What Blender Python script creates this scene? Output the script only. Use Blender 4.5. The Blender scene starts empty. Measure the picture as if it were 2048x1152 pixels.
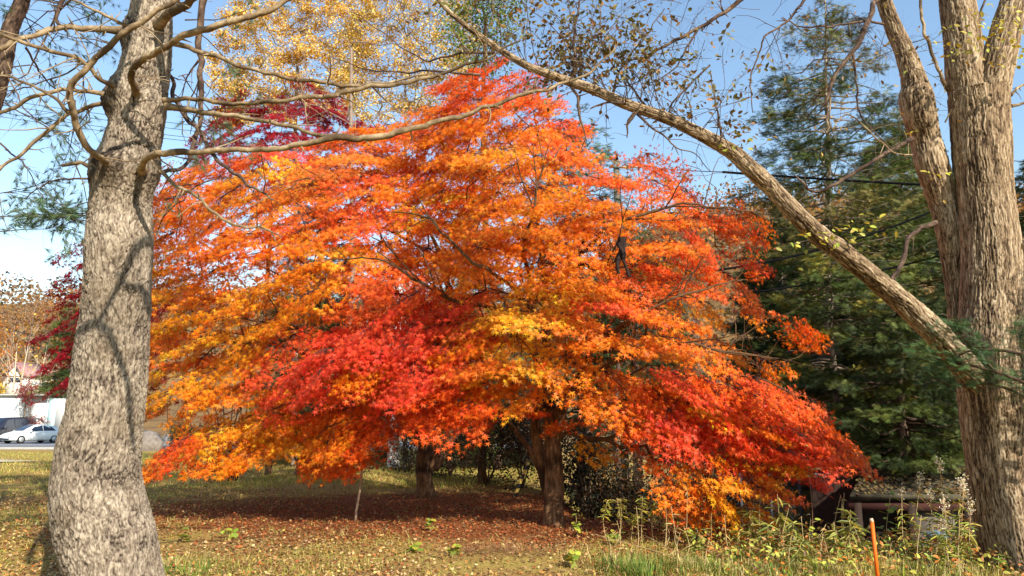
import bpy, math, random
import numpy as np
from mathutils import Vector
rnd = random.Random(7); rng = np.random.default_rng(11)
sc = bpy.context.scene; COL = sc.collection
R = math.radians
# ------------------------------------------------------------------ camera, sky, sun, exposure
F = 1409.0; PITCH = R(10.8); EYE = 1.6
cam = bpy.data.cameras.new('camera'); co = bpy.data.objects.new('camera', cam); COL.objects.link(co)
cam.sensor_width = 36; cam.lens = 36*F/2048; cam.clip_start = .1; cam.clip_end = 2000
co.location = (0, 0, EYE); co.rotation_euler = (R(90)+PITCH, 0, 0); sc.camera = co
SUN_AZ, SUN_EL = R(147), R(33)          # azimuth clockwise from +Y
w = bpy.data.worlds.new('World'); sc.world = w; w.use_nodes = True
nt = w.node_tree; bg = nt.nodes['Background']; sky = nt.nodes.new('ShaderNodeTexSky')
sky.sky_type = 'NISHITA'; sky.sun_disc = False; sky.sun_elevation = SUN_EL; sky.sun_rotation = SUN_AZ
sky.air_density = 1.5; sky.dust_density = .1; sky.ozone_density = 3.0
nt.links.new(sky.outputs[0], bg.inputs[0]); bg.inputs[1].default_value = 0.13
sl = bpy.data.lights.new('sun', 'SUN'); so = bpy.data.objects.new('sun', sl); COL.objects.link(so)
sl.energy = 5.0; sl.angle = R(.5); sl.color = (1, .93, .82)
sv = Vector((math.sin(SUN_AZ)*math.cos(SUN_EL), math.cos(SUN_AZ)*math.cos(SUN_EL), math.sin(SUN_EL)))
so.rotation_euler = sv.to_track_quat('Z', 'Y').to_euler(); so.location = (10, -20, 25)
vs = sc.view_settings; vs.view_transform = 'Standard'; vs.look = 'None'; vs.gamma = 1; vs.exposure = 0.86
sc.cycles.max_bounces = 7; sc.cycles.diffuse_bounces = 3; sc.cycles.transmission_bounces = 5

# ------------------------------------------------------------------ helpers
cp, sp = math.cos(PITCH), math.sin(PITCH)
def P(px, py, Y):                        # point at photo position px,py standing Y metres in front of the camera
    u = (px-1024)/F; v = (576-py)/F
    y = cp - v*sp; z = sp + v*cp; k = Y/y
    return np.array((u*k, Y, EYE+z*k))
def G(px, py, z=0.0):                    # point on the ground
    u = (px-1024)/F; v = (576-py)/F
    y = cp - v*sp; zz = sp + v*cp; k = (z-EYE)/zz
    return np.array((u*k, y*k, z))
def lin(r, g, b): return tuple(((c/255)/12.92 if c/255 <= .04045 else (((c/255)+.055)/1.055)**2.4) for c in (r, g, b))
def nrm(a): return a/np.maximum(np.linalg.norm(a, axis=-1, keepdims=True), 1e-9)
def _h(ix, iy, iz, s):
    n = (ix*73856093) ^ (iy*19349663) ^ (iz*83492791) ^ (s*2654435761 & 0x7fffffff)
    n = (n ^ (n >> 13))*1274126177 & 0x7fffffff
    n = (n ^ (n >> 16))*60493 & 0x7fffffff
    return (n & 0xffffff)/float(0xffffff)
def vnoise(p, s=0):
    p = np.asarray(p, float); i = np.floor(p).astype(np.int64); f = p-i; f = f*f*(3-2*f); r = 0
    for dx in (0, 1):
        for dy in (0, 1):
            for dz in (0, 1):
                wgt = (f[..., 0] if dx else 1-f[..., 0])*(f[..., 1] if dy else 1-f[..., 1])*(f[..., 2] if dz else 1-f[..., 2])
                r = r + wgt*_h(i[..., 0]+dx, i[..., 1]+dy, i[..., 2]+dz, s)
    return r
def fbm(p, o=4, s=0):
    a, t, r = .5, 0, 0
    for k in range(o): r = r+a*vnoise(np.asarray(p)*2**k, s+k); t += a; a *= .5
    return r/t
def worley(p, s=0):
    i = np.floor(p).astype(np.int64); d1 = np.full(p.shape[0], 9.); d2 = d1.copy(); cid = np.zeros(p.shape[0])
    for dx in (-1, 0, 1):
        for dy in (-1, 0, 1):
            for dz in (-1, 0, 1):
                c = i+np.array((dx, dy, dz)); h = _h(c[:, 0], c[:, 1], c[:, 2], s)
                q = c+np.stack([h, _h(c[:, 0], c[:, 1], c[:, 2], s+5), _h(c[:, 0], c[:, 1], c[:, 2], s+9)], 1)
                d = np.linalg.norm(q-p, axis=1); m = d < d1
                d2 = np.where(m, d1, np.minimum(d2, d)); cid = np.where(m, h, cid); d1 = np.where(m, d, d1)
    return d1, d2, cid
class MB:
    def __init__(s): s.v = []; s.f = []; s.c = []; s.n = 0
    def add(s, v, faces, col=None):      # faces: array (m,k)
        v = np.asarray(v, np.float64).reshape(-1, 3); f = np.asarray(faces, np.int64)
        s.f.append(f+s.n); s.v.append(v); s.n += len(v)
        c = np.ones((len(v), 3))*.5 if col is None else np.broadcast_to(np.asarray(col, float), (len(v), 3))
        s.c.append(c)
    def box(s, c, d, rz=0, col=None, ax=None):
        x, y, z = [q/2 for q in d]
        v = np.array([(i*x, j*y, k*z) for k in (-1, 1) for j in (-1, 1) for i in (-1, 1)])
        if rz: v = v@np.array([[math.cos(rz), math.sin(rz), 0], [-math.sin(rz), math.cos(rz), 0], [0, 0, 1]])
        if ax is not None: v = v@np.array(ax)
        s.add(v+np.array(c), [(0, 2, 3, 1), (4, 5, 7, 6), (0, 1, 5, 4), (2, 6, 7, 3), (0, 4, 6, 2), (1, 3, 7, 5)], col)
    def tube(s, pts, rad, n=5, col=None, cap=True):
        p = np.asarray(pts, float); m = len(p); r = np.broadcast_to(np.asarray(rad, float), (m,))
        t = nrm(np.gradient(p, axis=0)); ref = np.zeros(3); ref[np.argmin(np.abs(t).mean(0))] = 1
        a = nrm(np.cross(t, ref)); b = np.cross(t, a); th = np.arange(n)*2*math.pi/n
        v = p[:, None]+r[:, None, None]*(np.cos(th)[None, :, None]*a[:, None]+np.sin(th)[None, :, None]*b[:, None])
        i = np.arange(m-1)[:, None]*n; j = np.arange(n)[None]; k = (j+1) % n
        q = np.stack([i+j, i+k, i+n+k, i+n+j], -1).reshape(-1, 4)
        s.add(v, q, col)
        if cap and n > 3:
            e = np.arange(n); b0 = s.n-m*n
            s.f.append((b0+e[::-1])[None]); s.f.append((b0+(m-1)*n+e)[None])
    def build(s, name, mat, parent=None, smooth=True, label=None):
        me = bpy.data.meshes.new(name); v = np.concatenate(s.v)
        off = np.array(parent.location) if parent is not None else np.zeros(3)
        pp = parent.parent if parent is not None else None
        while pp is not None: off = off+np.array(pp.location); pp = pp.parent
        v = v-off
        me.vertices.add(len(v)); me.vertices.foreach_set('co', v.astype(np.float32).ravel())
        tot = np.concatenate([np.full(len(f), f.shape[1]) for f in s.f]); lp = np.concatenate([f.ravel() for f in s.f])
        me.loops.add(len(lp)); me.polygons.add(len(tot))
        me.loops.foreach_set('vertex_index', lp.astype(np.int32))
        me.polygons.foreach_set('loop_start', np.concatenate([[0], np.cumsum(tot)[:-1]]).astype(np.int32))
        try: me.polygons.foreach_set('loop_total', tot.astype(np.int32))
        except Exception: pass
        if smooth: me.polygons.foreach_set('use_smooth', np.ones(len(tot), bool))
        at = me.color_attributes.new('Col', 'FLOAT_COLOR', 'POINT'); c = np.concatenate(s.c)
        at.data.foreach_set('color', np.concatenate([c, np.ones((len(c), 1))], 1).astype(np.float32).ravel())
        me.materials.append(mat); me.update(calc_edges=True)
        o = bpy.data.objects.new(name, me); COL.objects.link(o); o.parent = parent
        if label: o['label'] = label
        return o
def thing(name, label, cat, loc, group=None):
    o = bpy.data.objects.new(name, None); COL.objects.link(o); o.location = [float(q) for q in loc]; o['label'] = label; o['category'] = cat
    o.empty_display_size = .2
    if group: o['group'] = group
    return o
def tag(o, label, cat, group=None, kind=None):
    if label: o['label'] = label
    if cat: o['category'] = cat
    if group: o['group'] = group
    if kind: o['kind'] = kind
    return o
def copy_thing(src, loc, rz, s, label, group=None):
    c = src.copy(); COL.objects.link(c); c.location = loc; c.rotation_euler = (0, 0, rz); c.scale = (s, s, s); c['label'] = label
    if group: c['group'] = group
    for ch in list(src.children):
        d = ch.copy(); COL.objects.link(d); d.parent = c
    return c
def spline(pts, per=6):
    p = np.array(pts, float); e = np.vstack([2*p[0]-p[1], p, 2*p[-1]-p[-2]]); out = []
    for i in range(1, len(e)-2):
        t = np.linspace(0, 1, per, endpoint=False)[:, None]; a, b, c, d = e[i-1], e[i], e[i+1], e[i+2]
        out.append(.5*((2*b)+(-a+c)*t+(2*a-5*b+4*c-d)*t*t+(-a+3*b-3*c+d)*t**3))
    out.append(p[-1:]); return np.vstack(out)

# ------------------------------------------------------------------ materials
def newmat(name):
    m = bpy.data.materials.new(name); m.use_nodes = True; n = m.node_tree
    return m, n, n.nodes['Principled BSDF']
def N(n, t, **k):
    o = n.nodes.new(t)
    for a, b in k.items(): setattr(o, a, b)
    return o
def plain(name, c, rough=.8, metal=0, var=.15, scale=8, bump=.0, spec=.3):
    m, n, b = newmat(name); b.inputs['Roughness'].default_value = rough; b.inputs['Metallic'].default_value = metal
    b.inputs['Specular IOR Level'].default_value = spec
    tc = N(n, 'ShaderNodeTexCoord'); no = N(n, 'ShaderNodeTexNoise'); no.inputs['Scale'].default_value = scale; no.inputs['Detail'].default_value = 6
    n.links.new(tc.outputs['Object'], no.inputs['Vector'])
    r = N(n, 'ShaderNodeValToRGB'); r.color_ramp.elements[0].position = .3; r.color_ramp.elements[1].position = .7
    r.color_ramp.elements[0].color = (*[q*(1-var) for q in c], 1); r.color_ramp.elements[1].color = (*[min(1, q*(1+var)) for q in c], 1)
    n.links.new(no.outputs[0], r.inputs[0]); n.links.new(r.outputs[0], b.inputs['Base Color'])
    if bump:
        bu = N(n, 'ShaderNodeBump'); bu.inputs['Strength'].default_value = bump; bu.inputs['Distance'].default_value = .02
        n.links.new(no.outputs[0], bu.inputs['Height']); n.links.new(bu.outputs[0], b.inputs['Normal'])
    return m
def leafmat(name, trans=.4, rough=.5, spec=.3, tint=(1, .75, .35), var=.0):
    m, n, b = newmat(name); a = N(n, 'ShaderNodeAttribute', attribute_name='Col')
    n.links.new(a.outputs['Color'], b.inputs['Base Color']); b.inputs['Roughness'].default_value = rough; b.inputs['Specular IOR Level'].default_value = spec
    t = N(n, 'ShaderNodeBsdfTranslucent'); mx = N(n, 'ShaderNodeMixShader'); mx.inputs[0].default_value = trans
    mu = N(n, 'ShaderNodeMix', data_type='RGBA', blend_type='MULTIPLY'); mu.inputs[0].default_value = 1; mu.inputs['B'].default_value = (*tint, 1)
    n.links.new(a.outputs['Color'], mu.inputs['A']); n.links.new(mu.outputs['Result'], t.inputs['Color'])
    n.links.new(b.outputs[0], mx.inputs[1]); n.links.new(t.outputs[0], mx.inputs[2]); n.links.new(mx.outputs[0], n.nodes['Material Output'].inputs[0])
    return m
def barkmat(name, dark, mid, light, sx=30, sz=10, bump=.5, patch=(.3, .3, .28), pa=.0, dist=.01, psc=2.2):
    m, n, b = newmat(name); b.inputs['Roughness'].default_value = .9; b.inputs['Specular IOR Level'].default_value = .15
    tc = N(n, 'ShaderNodeTexCoord'); mp = N(n, 'ShaderNodeMapping'); mp.inputs['Scale'].default_value = (sx, sx, sz)
    n.links.new(tc.outputs['Object'], mp.inputs[0])
    no = N(n, 'ShaderNodeTexNoise'); no.inputs['Scale'].default_value = 1; no.inputs['Detail'].default_value = 8; no.inputs['Roughness'].default_value = .7
    n.links.new(mp.outputs[0], no.inputs['Vector'])
    a = N(n, 'ShaderNodeAttribute', attribute_name='Col'); se = N(n, 'ShaderNodeSeparateColor'); n.links.new(a.outputs['Color'], se.inputs[0])
    ad = N(n, 'ShaderNodeMath', operation='ADD'); ml = N(n, 'ShaderNodeMath', operation='MULTIPLY_ADD'); ml.inputs[1].default_value = .9; ml.inputs[2].default_value = -.45
    n.links.new(no.outputs[0], ml.inputs[0]); n.links.new(se.outputs[0], ad.inputs[0]); n.links.new(ml.outputs[0], ad.inputs[1])
    r = N(n, 'ShaderNodeValToRGB'); e = r.color_ramp.elements; e[0].position = .15; e[0].color = (*dark, 1); e[1].position = .85; e[1].color = (*light, 1)
    q = e.new(.5); q.color = (*mid, 1); n.links.new(ad.outputs[0], r.inputs[0])
    out = r.outputs[0]
    if pa:
        n2 = N(n, 'ShaderNodeTexNoise'); n2.inputs['Scale'].default_value = psc; n2.inputs['Detail'].default_value = 5; n.links.new(tc.outputs['Object'], n2.inputs['Vector'])
        r2 = N(n, 'ShaderNodeValToRGB'); r2.color_ramp.elements[0].position = .5; r2.color_ramp.elements[1].position = .68
        r2.color_ramp.elements[1].color = (pa, pa, pa, 1)
        n.links.new(n2.outputs[0], r2.inputs[0]); mx = N(n, 'ShaderNodeMix', data_type='RGBA'); mx.inputs['B'].default_value = (*patch, 1)
        n.links.new(r2.outputs[0], mx.inputs[0]); n.links.new(out, mx.inputs['A']); out = mx.outputs['Result']
    n.links.new(out, b.inputs['Base Color'])
    bu = N(n, 'ShaderNodeBump'); bu.inputs['Strength'].default_value = bump; bu.inputs['Distance'].default_value = dist
    n.links.new(no.outputs[0], bu.inputs['Height']); n.links.new(bu.outputs[0], b.inputs['Normal'])
    return m
M = dict(
    maple=leafmat('maple_leaf', .48, .5, .25, (1, .82, .5)), leaf=leafmat('leaf', .35), needle=leafmat('needle', .15, .6, .2, (.9, 1, .5)), litter=leafmat('litter', .1, .7, .15), grass=leafmat('grass_blade', .3, .6, .2, (1, 1, .4)),
    pine=barkmat('pine_bark', lin(54, 44, 36), lin(128, 114, 97), lin(178, 164, 142), 45, 26, .8, lin(96, 82, 62), .5, dist=.012),
    limb=barkmat('bare_limb', lin(80, 66, 48), lin(134, 114, 86), lin(176, 156, 124), 22, 9, .35, lin(78, 58, 40), .8, dist=.008, psc=7),
    darklimb=barkmat('dark_limb', lin(48, 36, 30), lin(84, 66, 54), lin(124, 104, 84), 30, 10, .4),
    elm=barkmat('elm_bark', lin(60, 45, 32), lin(134, 112, 85), lin(188, 168, 138), 40, 4, .6, dist=.012),
    mbark=barkmat('maple_bark', lin(52, 36, 24), lin(98, 72, 48), lin(138, 108, 80), 14, 4, .3),
    mtwig=plain('maple_twig', lin(70, 44, 38), .8), birch=plain('birch_bark', lin(205, 198, 185), .8, var=.35, scale=6),
    fir=barkmat('fir_bark', lin(88, 74, 62), lin(140, 124, 106), lin(172, 158, 140), 20, 12, .4), twig=plain('twig', lin(104, 84, 68), .8), greytwig=plain('grey_twig', lin(132, 114, 100), .8))

# ------------------------------------------------------------------ leaf templates and scattering
def star(lobes=((-112, .72), (-57, .98), (0, 1.12), (57, .98), (112, .72)), notch=.235, w=.0, cup=.16):
    v = [(0, -.05, 0)]; f = []
    a = [R(q[0]) for q in lobes]; nots = [a[0]-R(30)]+[(a[i]+a[i+1])/2 for i in range(len(a)-1)]+[a[-1]+R(30)]
    for q in nots: v.append((math.sin(q)*notch, math.cos(q)*notch, 0))
    for i, q in enumerate(a):
        l = lobes[i][1]; v.append((math.sin(q)*l, math.cos(q)*l, -cup*l*l)); f.append((0, 1+i, 1+len(nots)+i, 2+i))
    return np.array(v), np.array(f)
STAR = star()
OVAL = (np.array([(0, 0, 0), (.26, .35, .06), (.2, .75, .02), (0, 1, -.1), (-.2, .75, .02), (-.26, .35, .06)]), np.array([(0, 1, 2, 3), (0, 3, 4, 5)]))
LANCE = (np.array([(0, 0, 0), (.07, .3, .03), (.05, .7, -.05), (0, 1, -.22), (-.05, .7, -.05), (-.07, .3, .03)]), np.array([(0, 1, 2, 3), (0, 3, 4, 5)]))
ROUND = (np.array([(0, 0, 0), (.32, .15, .05), (.42, .5, .02), (.25, .85, 0), (0, 1, -.08), (-.25, .85, 0), (-.42, .5, .02), (-.32, .15, .05)]), np.array([(0, 1, 2, 3), (0, 3, 4, 5), (0, 5, 6, 7)]))
def spray(nn=7, L=.42, wd=.035):         # conifer sprig: spine with needles both sides
    v = []; f = []
    for i in range(nn):
        t = i/(nn-1)
        for sd in (-1, 1):
            l = L*(1-.55*t); k = len(v); y = t*.8
            v += [(0, y-wd, 0), (0, y+wd, 0), (sd*l, y+l*.75, -.04*((i*7) % 3-1))]; f.append((k, k+1, k+2))
    k = len(v); v += [(-wd*.8, 0, 0), (wd*.8, 0, 0), (0, 1.1, 0)]; f.append((k, k+1, k+2))
    return np.array(v), np.array(f)
SPRAY = spray()
def tuft(nn=26, wd=.014, spread=.75):       # bundle of long pine needles
    r = random.Random(3); v = []; f = []
    for i in range(nn):
        a = r.uniform(0, 2*math.pi); s = r.uniform(.15, 1)*spread; b = r.uniform(0, .25)
        d = np.array((math.cos(a)*s, 1, math.sin(a)*s)); d = d/np.linalg.norm(d)*r.uniform(.7, 1)
        sd = np.array((math.sin(a), 0, -math.cos(a)))*wd; k = len(v); o = np.array((0, b, 0))
        v += [o-sd, o+sd, o+d]; f.append((k, k+1, k+2))
    return np.array(v), np.array(f)
TUFT = tuft()
def scatter(mb, tpl, pos, nor, tip, size, col):
    tv, tf = tpl; n = len(pos)
    if n == 0: return
    z = nrm(nor); y = nrm(tip-(tip*z).sum(1, keepdims=True)*z); x = np.cross(y, z)
    Mx = np.stack([x, y, z], 1)*np.asarray(size).reshape(-1, 1, 1)
    v = np.einsum('ki,nij->nkj', tv, Mx)+pos[:, None]
    f = tf[None]+(np.arange(n)*len(tv))[:, None, None]
    mb.add(v.reshape(-1, 3), f.reshape(-1, tf.shape[1]), np.repeat(col, len(tv), 0))
def rv(n, s=1.): return rng.normal(size=(n, 3))*s
def jit(c, n, s=.12, hue=.06):
    c = np.broadcast_to(np.asarray(c, float), (n, 3)); k = 1+rng.normal(size=(n, 1))*s
    return np.clip(c*k*(1+rng.normal(size=(n, 3))*hue), .002, .95)

# dense tube with bark relief; col.r drives bark colour
def bark_tube(mb, pts, rad, n, ds, mode, seed=0, lump=.06, knots=()):
    p = np.asarray(pts, float); s = np.concatenate([[0], np.cumsum(np.linalg.norm(np.diff(p, axis=0), axis=1))])
    m = max(4, int(s[-1]/ds)); S = np.linspace(0, s[-1], m)
    q = np.stack([np.interp(S, s, p[:, k]) for k in range(3)], 1); r = np.interp(S, s, rad)
    t = nrm(np.gradient(q, axis=0)); ref = np.zeros(3); ref[np.argmin(np.abs(t).mean(0))] = 1
    a = nrm(np.cross(t, ref)); b = np.cross(t, a); th = np.arange(n)*2*math.pi/n
    loc = np.stack([np.cos(th)[None]*r[:, None], np.sin(th)[None]*r[:, None], np.broadcast_to(S[:, None], (m, n))], -1).reshape(-1, 3)
    rr = np.repeat(r, n)
    lum = (fbm(loc*np.array((3, 3, 1.5)), 3, seed)-.5)*2*lump*rr
    wr = (np.stack([fbm(loc*6, 3, seed+20+k) for k in range(3)], 1)-.5)
    if mode == 'pine':
        wl = loc*np.array((1, 1, .26))+wr*np.array((.09, .09, .05))
        n1_ = 1-np.abs(fbm(wl*40, 3, seed)*2-1)*2.4; n2_ = 1-np.abs(fbm(wl*np.array((90, 90, 90)), 3, seed+3)*2-1)*2.4
        d1, d2, c = worley((loc+wr*.16)*np.array((26, 26, 12)), seed); e = d2-d1
        fis = np.clip(n1_, 0, 1)**3; f2 = np.clip(n2_, 0, 1)**3*.6; cr = np.exp(-e/.07)*np.clip(fbm(loc*5, 2, seed+31)*3-.9, 0, 1); fine = fbm(loc*np.array((110, 110, 50)), 3, seed+7)-.5; bgv = fbm(loc*4, 3, seed+41)-.5
        h = -.013*fis-.005*f2-.009*cr+.006*(c-.5)+.012*fine; v = .60-.30*fis-.17*f2-.36*cr+.12*(c-.5)+.55*fine+.35*bgv
    elif mode == 'elm':
        sw = loc+wr*np.array((.05, .05, .22))
        d1, d2, c = worley(sw*np.array((56, 56, 4.2)), seed); e = d2-d1
        g1, g2, c2 = worley(sw*np.array((110, 110, 6)), seed+3); e2 = g2-g1
        big = fbm(loc*np.array((9, 9, 1.0)), 3, seed+9)-.5; fine = fbm(loc*np.array((90, 90, 14)), 3, seed+7)-.5
        fis = np.exp(-e/.15); f2 = np.exp(-e2/.2)
        h = -.012*fis-.004*f2+.010*(c-.5)+.034*big+.006*fine; v = .68-.42*fis-.2*f2+.34*(c-.5)+.6*big+.45*fine
    else:
        fine = fbm(loc*np.array((30, 30, 8)), 4, seed+7)-.5; nd = vnoise(np.stack([loc[:, 2]*4.5, loc[:, 2]*0, loc[:, 2]*0], 1), seed)**5; f3 = fbm(loc*np.array((70, 70, 40)), 3, seed+9)-.5
        h = (.016*fine+.007*f3)*np.minimum(1.2, rr/.05)+nd*np.minimum(rr*.4, .008); v = .5+.9*fine+.5*f3-.5*nd
    R2 = rr+h*np.minimum(1, rr/.12)+lum
    if len(knots):
        w0 = np.repeat(q, n, 0)+rr[:, None]*(np.tile(np.cos(th), m)[:, None]*np.repeat(a, n, 0)+np.tile(np.sin(th), m)[:, None]*np.repeat(b, n, 0))
        for kp, kr, kh in knots:
            dd = np.linalg.norm((w0-np.array(kp))*np.array((1, 1, .75)), axis=1)/kr
            g_ = np.exp(-dd**2*1.6); ring = np.exp(-((dd-.75)/.3)**2)*np.clip(fbm(w0*40, 2, seed+60)*2.4-.6, 0, 1.2)
            R2 = R2+kh*g_+kh*.3*ring; v = v-.34*ring-.2*np.exp(-(dd/.45)**2)
    cth, sth = np.tile(np.cos(th), m), np.tile(np.sin(th), m)
    vv = np.repeat(q, n, 0)+R2[:, None]*(cth[:, None]*np.repeat(a, n, 0)+sth[:, None]*np.repeat(b, n, 0))
    i = np.arange(m-1)[:, None]*n; j = np.arange(n)[None]; k = (j+1) % n
    mb.add(vv, np.stack([i+j, i+k, i+n+k, i+n+j], -1).reshape(-1, 4), np.clip(v, 0, 1)[:, None]*np.ones(3))
    b0 = mb.n-m*n; ee = np.arange(n); mb.f.append((b0+ee[::-1])[None]); mb.f.append((b0+(m-1)*n+ee)[None])

# recursive fine twigs; returns tips (pos, dir)
def twigs(mb, p, d, L, r, depth, tips, bend=.25, ang=.6, kids=(2, 4), up=0., col=None, segs=4):
    d = nrm(np.array(d, float)); pts = [np.array(p, float)]; dirs = [d]
    for i in range(segs):
        d = nrm(d+rng.normal(size=3)*bend+np.array((0, 0, up))); pts.append(pts[-1]+d*L/segs); dirs.append(d)
    mb.tube(pts, np.linspace(r, r*.45, segs+1), 4 if r > .006 else 3, col)
    if depth == 0:
        for i in range(1, segs+1): tips.append((pts[i], dirs[i]))
        return
    tips.append((pts[-1], d))
    for k in range(rnd.randint(*kids)):
        i = rnd.randint(1, segs); nd = nrm(dirs[i]+rng.normal(size=3)*ang)
        twigs(mb, pts[i], nd, L*rnd.uniform(.45, .75), r*.5, depth-1, tips, bend, ang, kids, up, col, segs)

# grow branches from a skeleton to targets; radii by the number of tips carried
def grow(stems, targets, rtip=.006, expo=.47, arch=.25, wig=.05, rmax=None):
    pos = []; par = []; plen = []; trunkr = {}
    for st in stems:                    # st: list of (point, radius) with optional parent = last node near
        prev = -1
        if pos:
            dd = np.linalg.norm(np.array(pos)-st[0][0], axis=1); prev = int(np.argmin(dd)) if dd.min() < 1.2 else -1
        for pt, rr in st:
            pos.append(np.array(pt, float)); par.append(prev); plen.append(0 if prev < 0 else plen[prev]+np.linalg.norm(pos[-1]-pos[prev])*.3)
            prev = len(pos)-1; trunkr[prev] = rr
    nst = len(pos); base = np.array(stems[0][0][0]); leafn = []
    T = sorted(targets, key=lambda t: np.linalg.norm((np.array(t)-base)*np.array((1, 1, .7))))
    for t in T:
        t = np.array(t, float); A = np.array(pos); dv = t-A; dist = np.linalg.norm(dv, axis=1)
        cost = dist*(1+.5*np.clip(-(dv[:, 2])/np.maximum(dist, .01), 0, 1))+.22*np.array(plen)
        cost[:max(1, min(2, nst-1))] += 3
        i = int(np.argmin(cost)); L = dist[i]; pd = A[i]-A[par[i]] if par[i] >= 0 else np.array((0, 0, 1.)); pd = nrm(pd)
        ctrl = A[i]+pd*L*.3+(t-A[i])*.2+np.array((0, 0, arch*L*.35)); k = max(2, int(L/.28)); prev = i
        for s in range(1, k+1):
            u = s/k; q = (1-u)**2*A[i]+2*u*(1-u)*ctrl+u*u*t
            if s < k: q = q+rng.normal(size=3)*wig
            pos.append(q); par.append(prev); plen.append(plen[prev]+L/k); prev = len(pos)-1
        leafn.append(prev)
    n = len(pos); cnt = np.zeros(n)
    for l in leafn: cnt[l] += 1
    for i in range(n-1, -1, -1):
        if par[i] >= 0: cnt[par[i]] += cnt[i]
    rad = rtip*np.maximum(cnt, 1)**expo
    if rmax: rad = np.minimum(rad, rmax)
    kids = [[] for _ in range(n)]
    for i in range(n):
        if par[i] >= 0: kids[par[i]].append(i)
    chains = []; seen = [False]*n
    starts = [i for i in range(nst, n) if par[i] < nst or True]
    for i in range(nst, n):
        if seen[i]: continue
        p = par[i]; big = (p >= nst and max(kids[p], key=lambda q: cnt[q]) == i)
        ch = [p]; j = i
        while True:
            ch.append(j); seen[j] = True; ks = [q for q in kids[j] if not seen[q]]
            if not ks: break
            j = max(ks, key=lambda q: cnt[q])
        r = rad[ch].copy(); r[0] = min(rad[ch[1]]*1.15, r[0] if p >= nst else 9)
        chains.append((np.array([pos[q] for q in ch]), r))
    return chains
def inpoly(x, y, poly):
    c = False; j = len(poly)-1
    for i in range(len(poly)):
        xi, yi = poly[i]; xj, yj = poly[j]
        if (yi > y) != (yj > y) and x < (xj-xi)*(y-yi)/(yj-yi)+xi: c = not c
        j = i
    return c
def edged(x, y, poly):
    p = np.array(poly, float); q = np.roll(p, -1, 0); d = q-p; a = np.array((x, y))-p
    t = np.clip((a*d).sum(1)/np.maximum((d*d).sum(1), 1e-6), 0, 1); return np.linalg.norm(a-d*t[:, None], axis=1).min()

# ------------------------------------------------------------------ terrain
def sst(a): a = np.clip(a, 0, 1); return a*a*(3-2*a)
def H(x, y):
    x = np.asarray(x, float); y = np.asarray(y, float)
    drop = -2.3*sst((x-(2.6+np.clip(11-y, -2, 1.)))/3.0)*sst((y-9.2)/4.5)*(1-sst((y-55)/20))
    slope = .24+.5*sst((x-10)/70)
    hill = np.minimum(np.maximum(0, y-66), 60)*slope*.5*sst((y-60)/20)+np.maximum(0, y-126)*slope*1.7
    hill = np.where(hill > 0, hill/(1+hill/140), 0)
    und = .05*(fbm(np.stack([x*.5, y*.5, x*0], -1), 3, 4)-.5)*sst((np.abs(y)+np.abs(x)-6)/5)+.02*(fbm(np.stack([x*2, y*2, x*0], -1), 2, 8)-.5)
    big = (fbm(np.stack([x*.02, y*.02, x*0], -1), 3, 14)-.5)*14*sst((y-80)/60)
    mound = .10*np.exp(-((x+.15)**2/.35+(y-9.0)**2/.12))
    return drop+hill+und*(y < 64)+big+mound*0.8
def axis(lo, hi, dense, n):
    t = np.linspace(-1, 1, n); k = np.sinh(t*4.2)/np.sinh(4.2); return np.where(k < 0, dense+(dense-lo)*k, dense+(hi-dense)*k)
gx = axis(-420, 420, 0, 420); gy = axis(-260, 420, 12, 420)
X, Yy = np.meshgrid(gx, gy); Z = H(X, Yy)
mb = MB(); nx, ny = len(gx), len(gy); i, j = np.meshgrid(np.arange(ny-1), np.arange(nx-1), indexing='ij'); k = i*nx+j
mb.add(np.stack([X, Yy, Z], -1).reshape(-1, 3), np.stack([k, k+1, k+nx+1, k+nx], -1).reshape(-1, 4))
m, n, b = newmat('ground'); b.inputs['Roughness'].default_value = .95; b.inputs['Specular IOR Level'].default_value = .1
tc = N(n, 'ShaderNodeTexCoord')
def noise(sc_, det=6, rgh=.6):
    o = N(n, 'ShaderNodeTexNoise'); o.inputs['Scale'].default_value = sc_; o.inputs['Detail'].default_value = det; o.inputs['Roughness'].default_value = rgh
    n.links.new(tc.outputs['Object'], o.inputs['Vector']); return o
def ramp(src, stops):
    r = N(n, 'ShaderNodeValToRGB'); e = r.color_ramp.elements
    e[0].position, e[0].color = stops[0][0], (*stops[0][1], 1); e[1].position, e[1].color = stops[-1][0], (*stops[-1][1], 1)
    for p_, c_ in stops[1:-1]: e.new(p_).color = (*c_, 1)
    n.links.new(src, r.inputs[0]); return r
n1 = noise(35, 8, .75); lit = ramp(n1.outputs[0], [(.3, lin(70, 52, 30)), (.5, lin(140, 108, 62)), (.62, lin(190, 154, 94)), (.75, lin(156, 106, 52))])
n2 = noise(28, 8, .7); gr = ramp(n2.outputs[0], [(.3, lin(88, 78, 38)), (.55, lin(162, 142, 72)), (.75, lin(206, 180, 110))])
n3 = noise(.55, 6, .6); mk = ramp(n3.outputs[0], [(.42, (0, 0, 0)), (.62, (1, 1, 1))])
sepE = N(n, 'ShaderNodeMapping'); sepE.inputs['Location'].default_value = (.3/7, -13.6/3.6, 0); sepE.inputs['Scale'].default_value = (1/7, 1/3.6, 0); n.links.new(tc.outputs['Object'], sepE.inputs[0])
ln = N(n, 'ShaderNodeVectorMath', operation='LENGTH'); n.links.new(sepE.outputs[0], ln.inputs[0]); n5 = noise(1.2, 5); ad5 = N(n, 'ShaderNodeMath', operation='MULTIPLY_ADD'); ad5.inputs[1].default_value = .9; n.links.new(n5.outputs[0], ad5.inputs[0]); n.links.new(ln.outputs['Value'], ad5.inputs[2])
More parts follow.
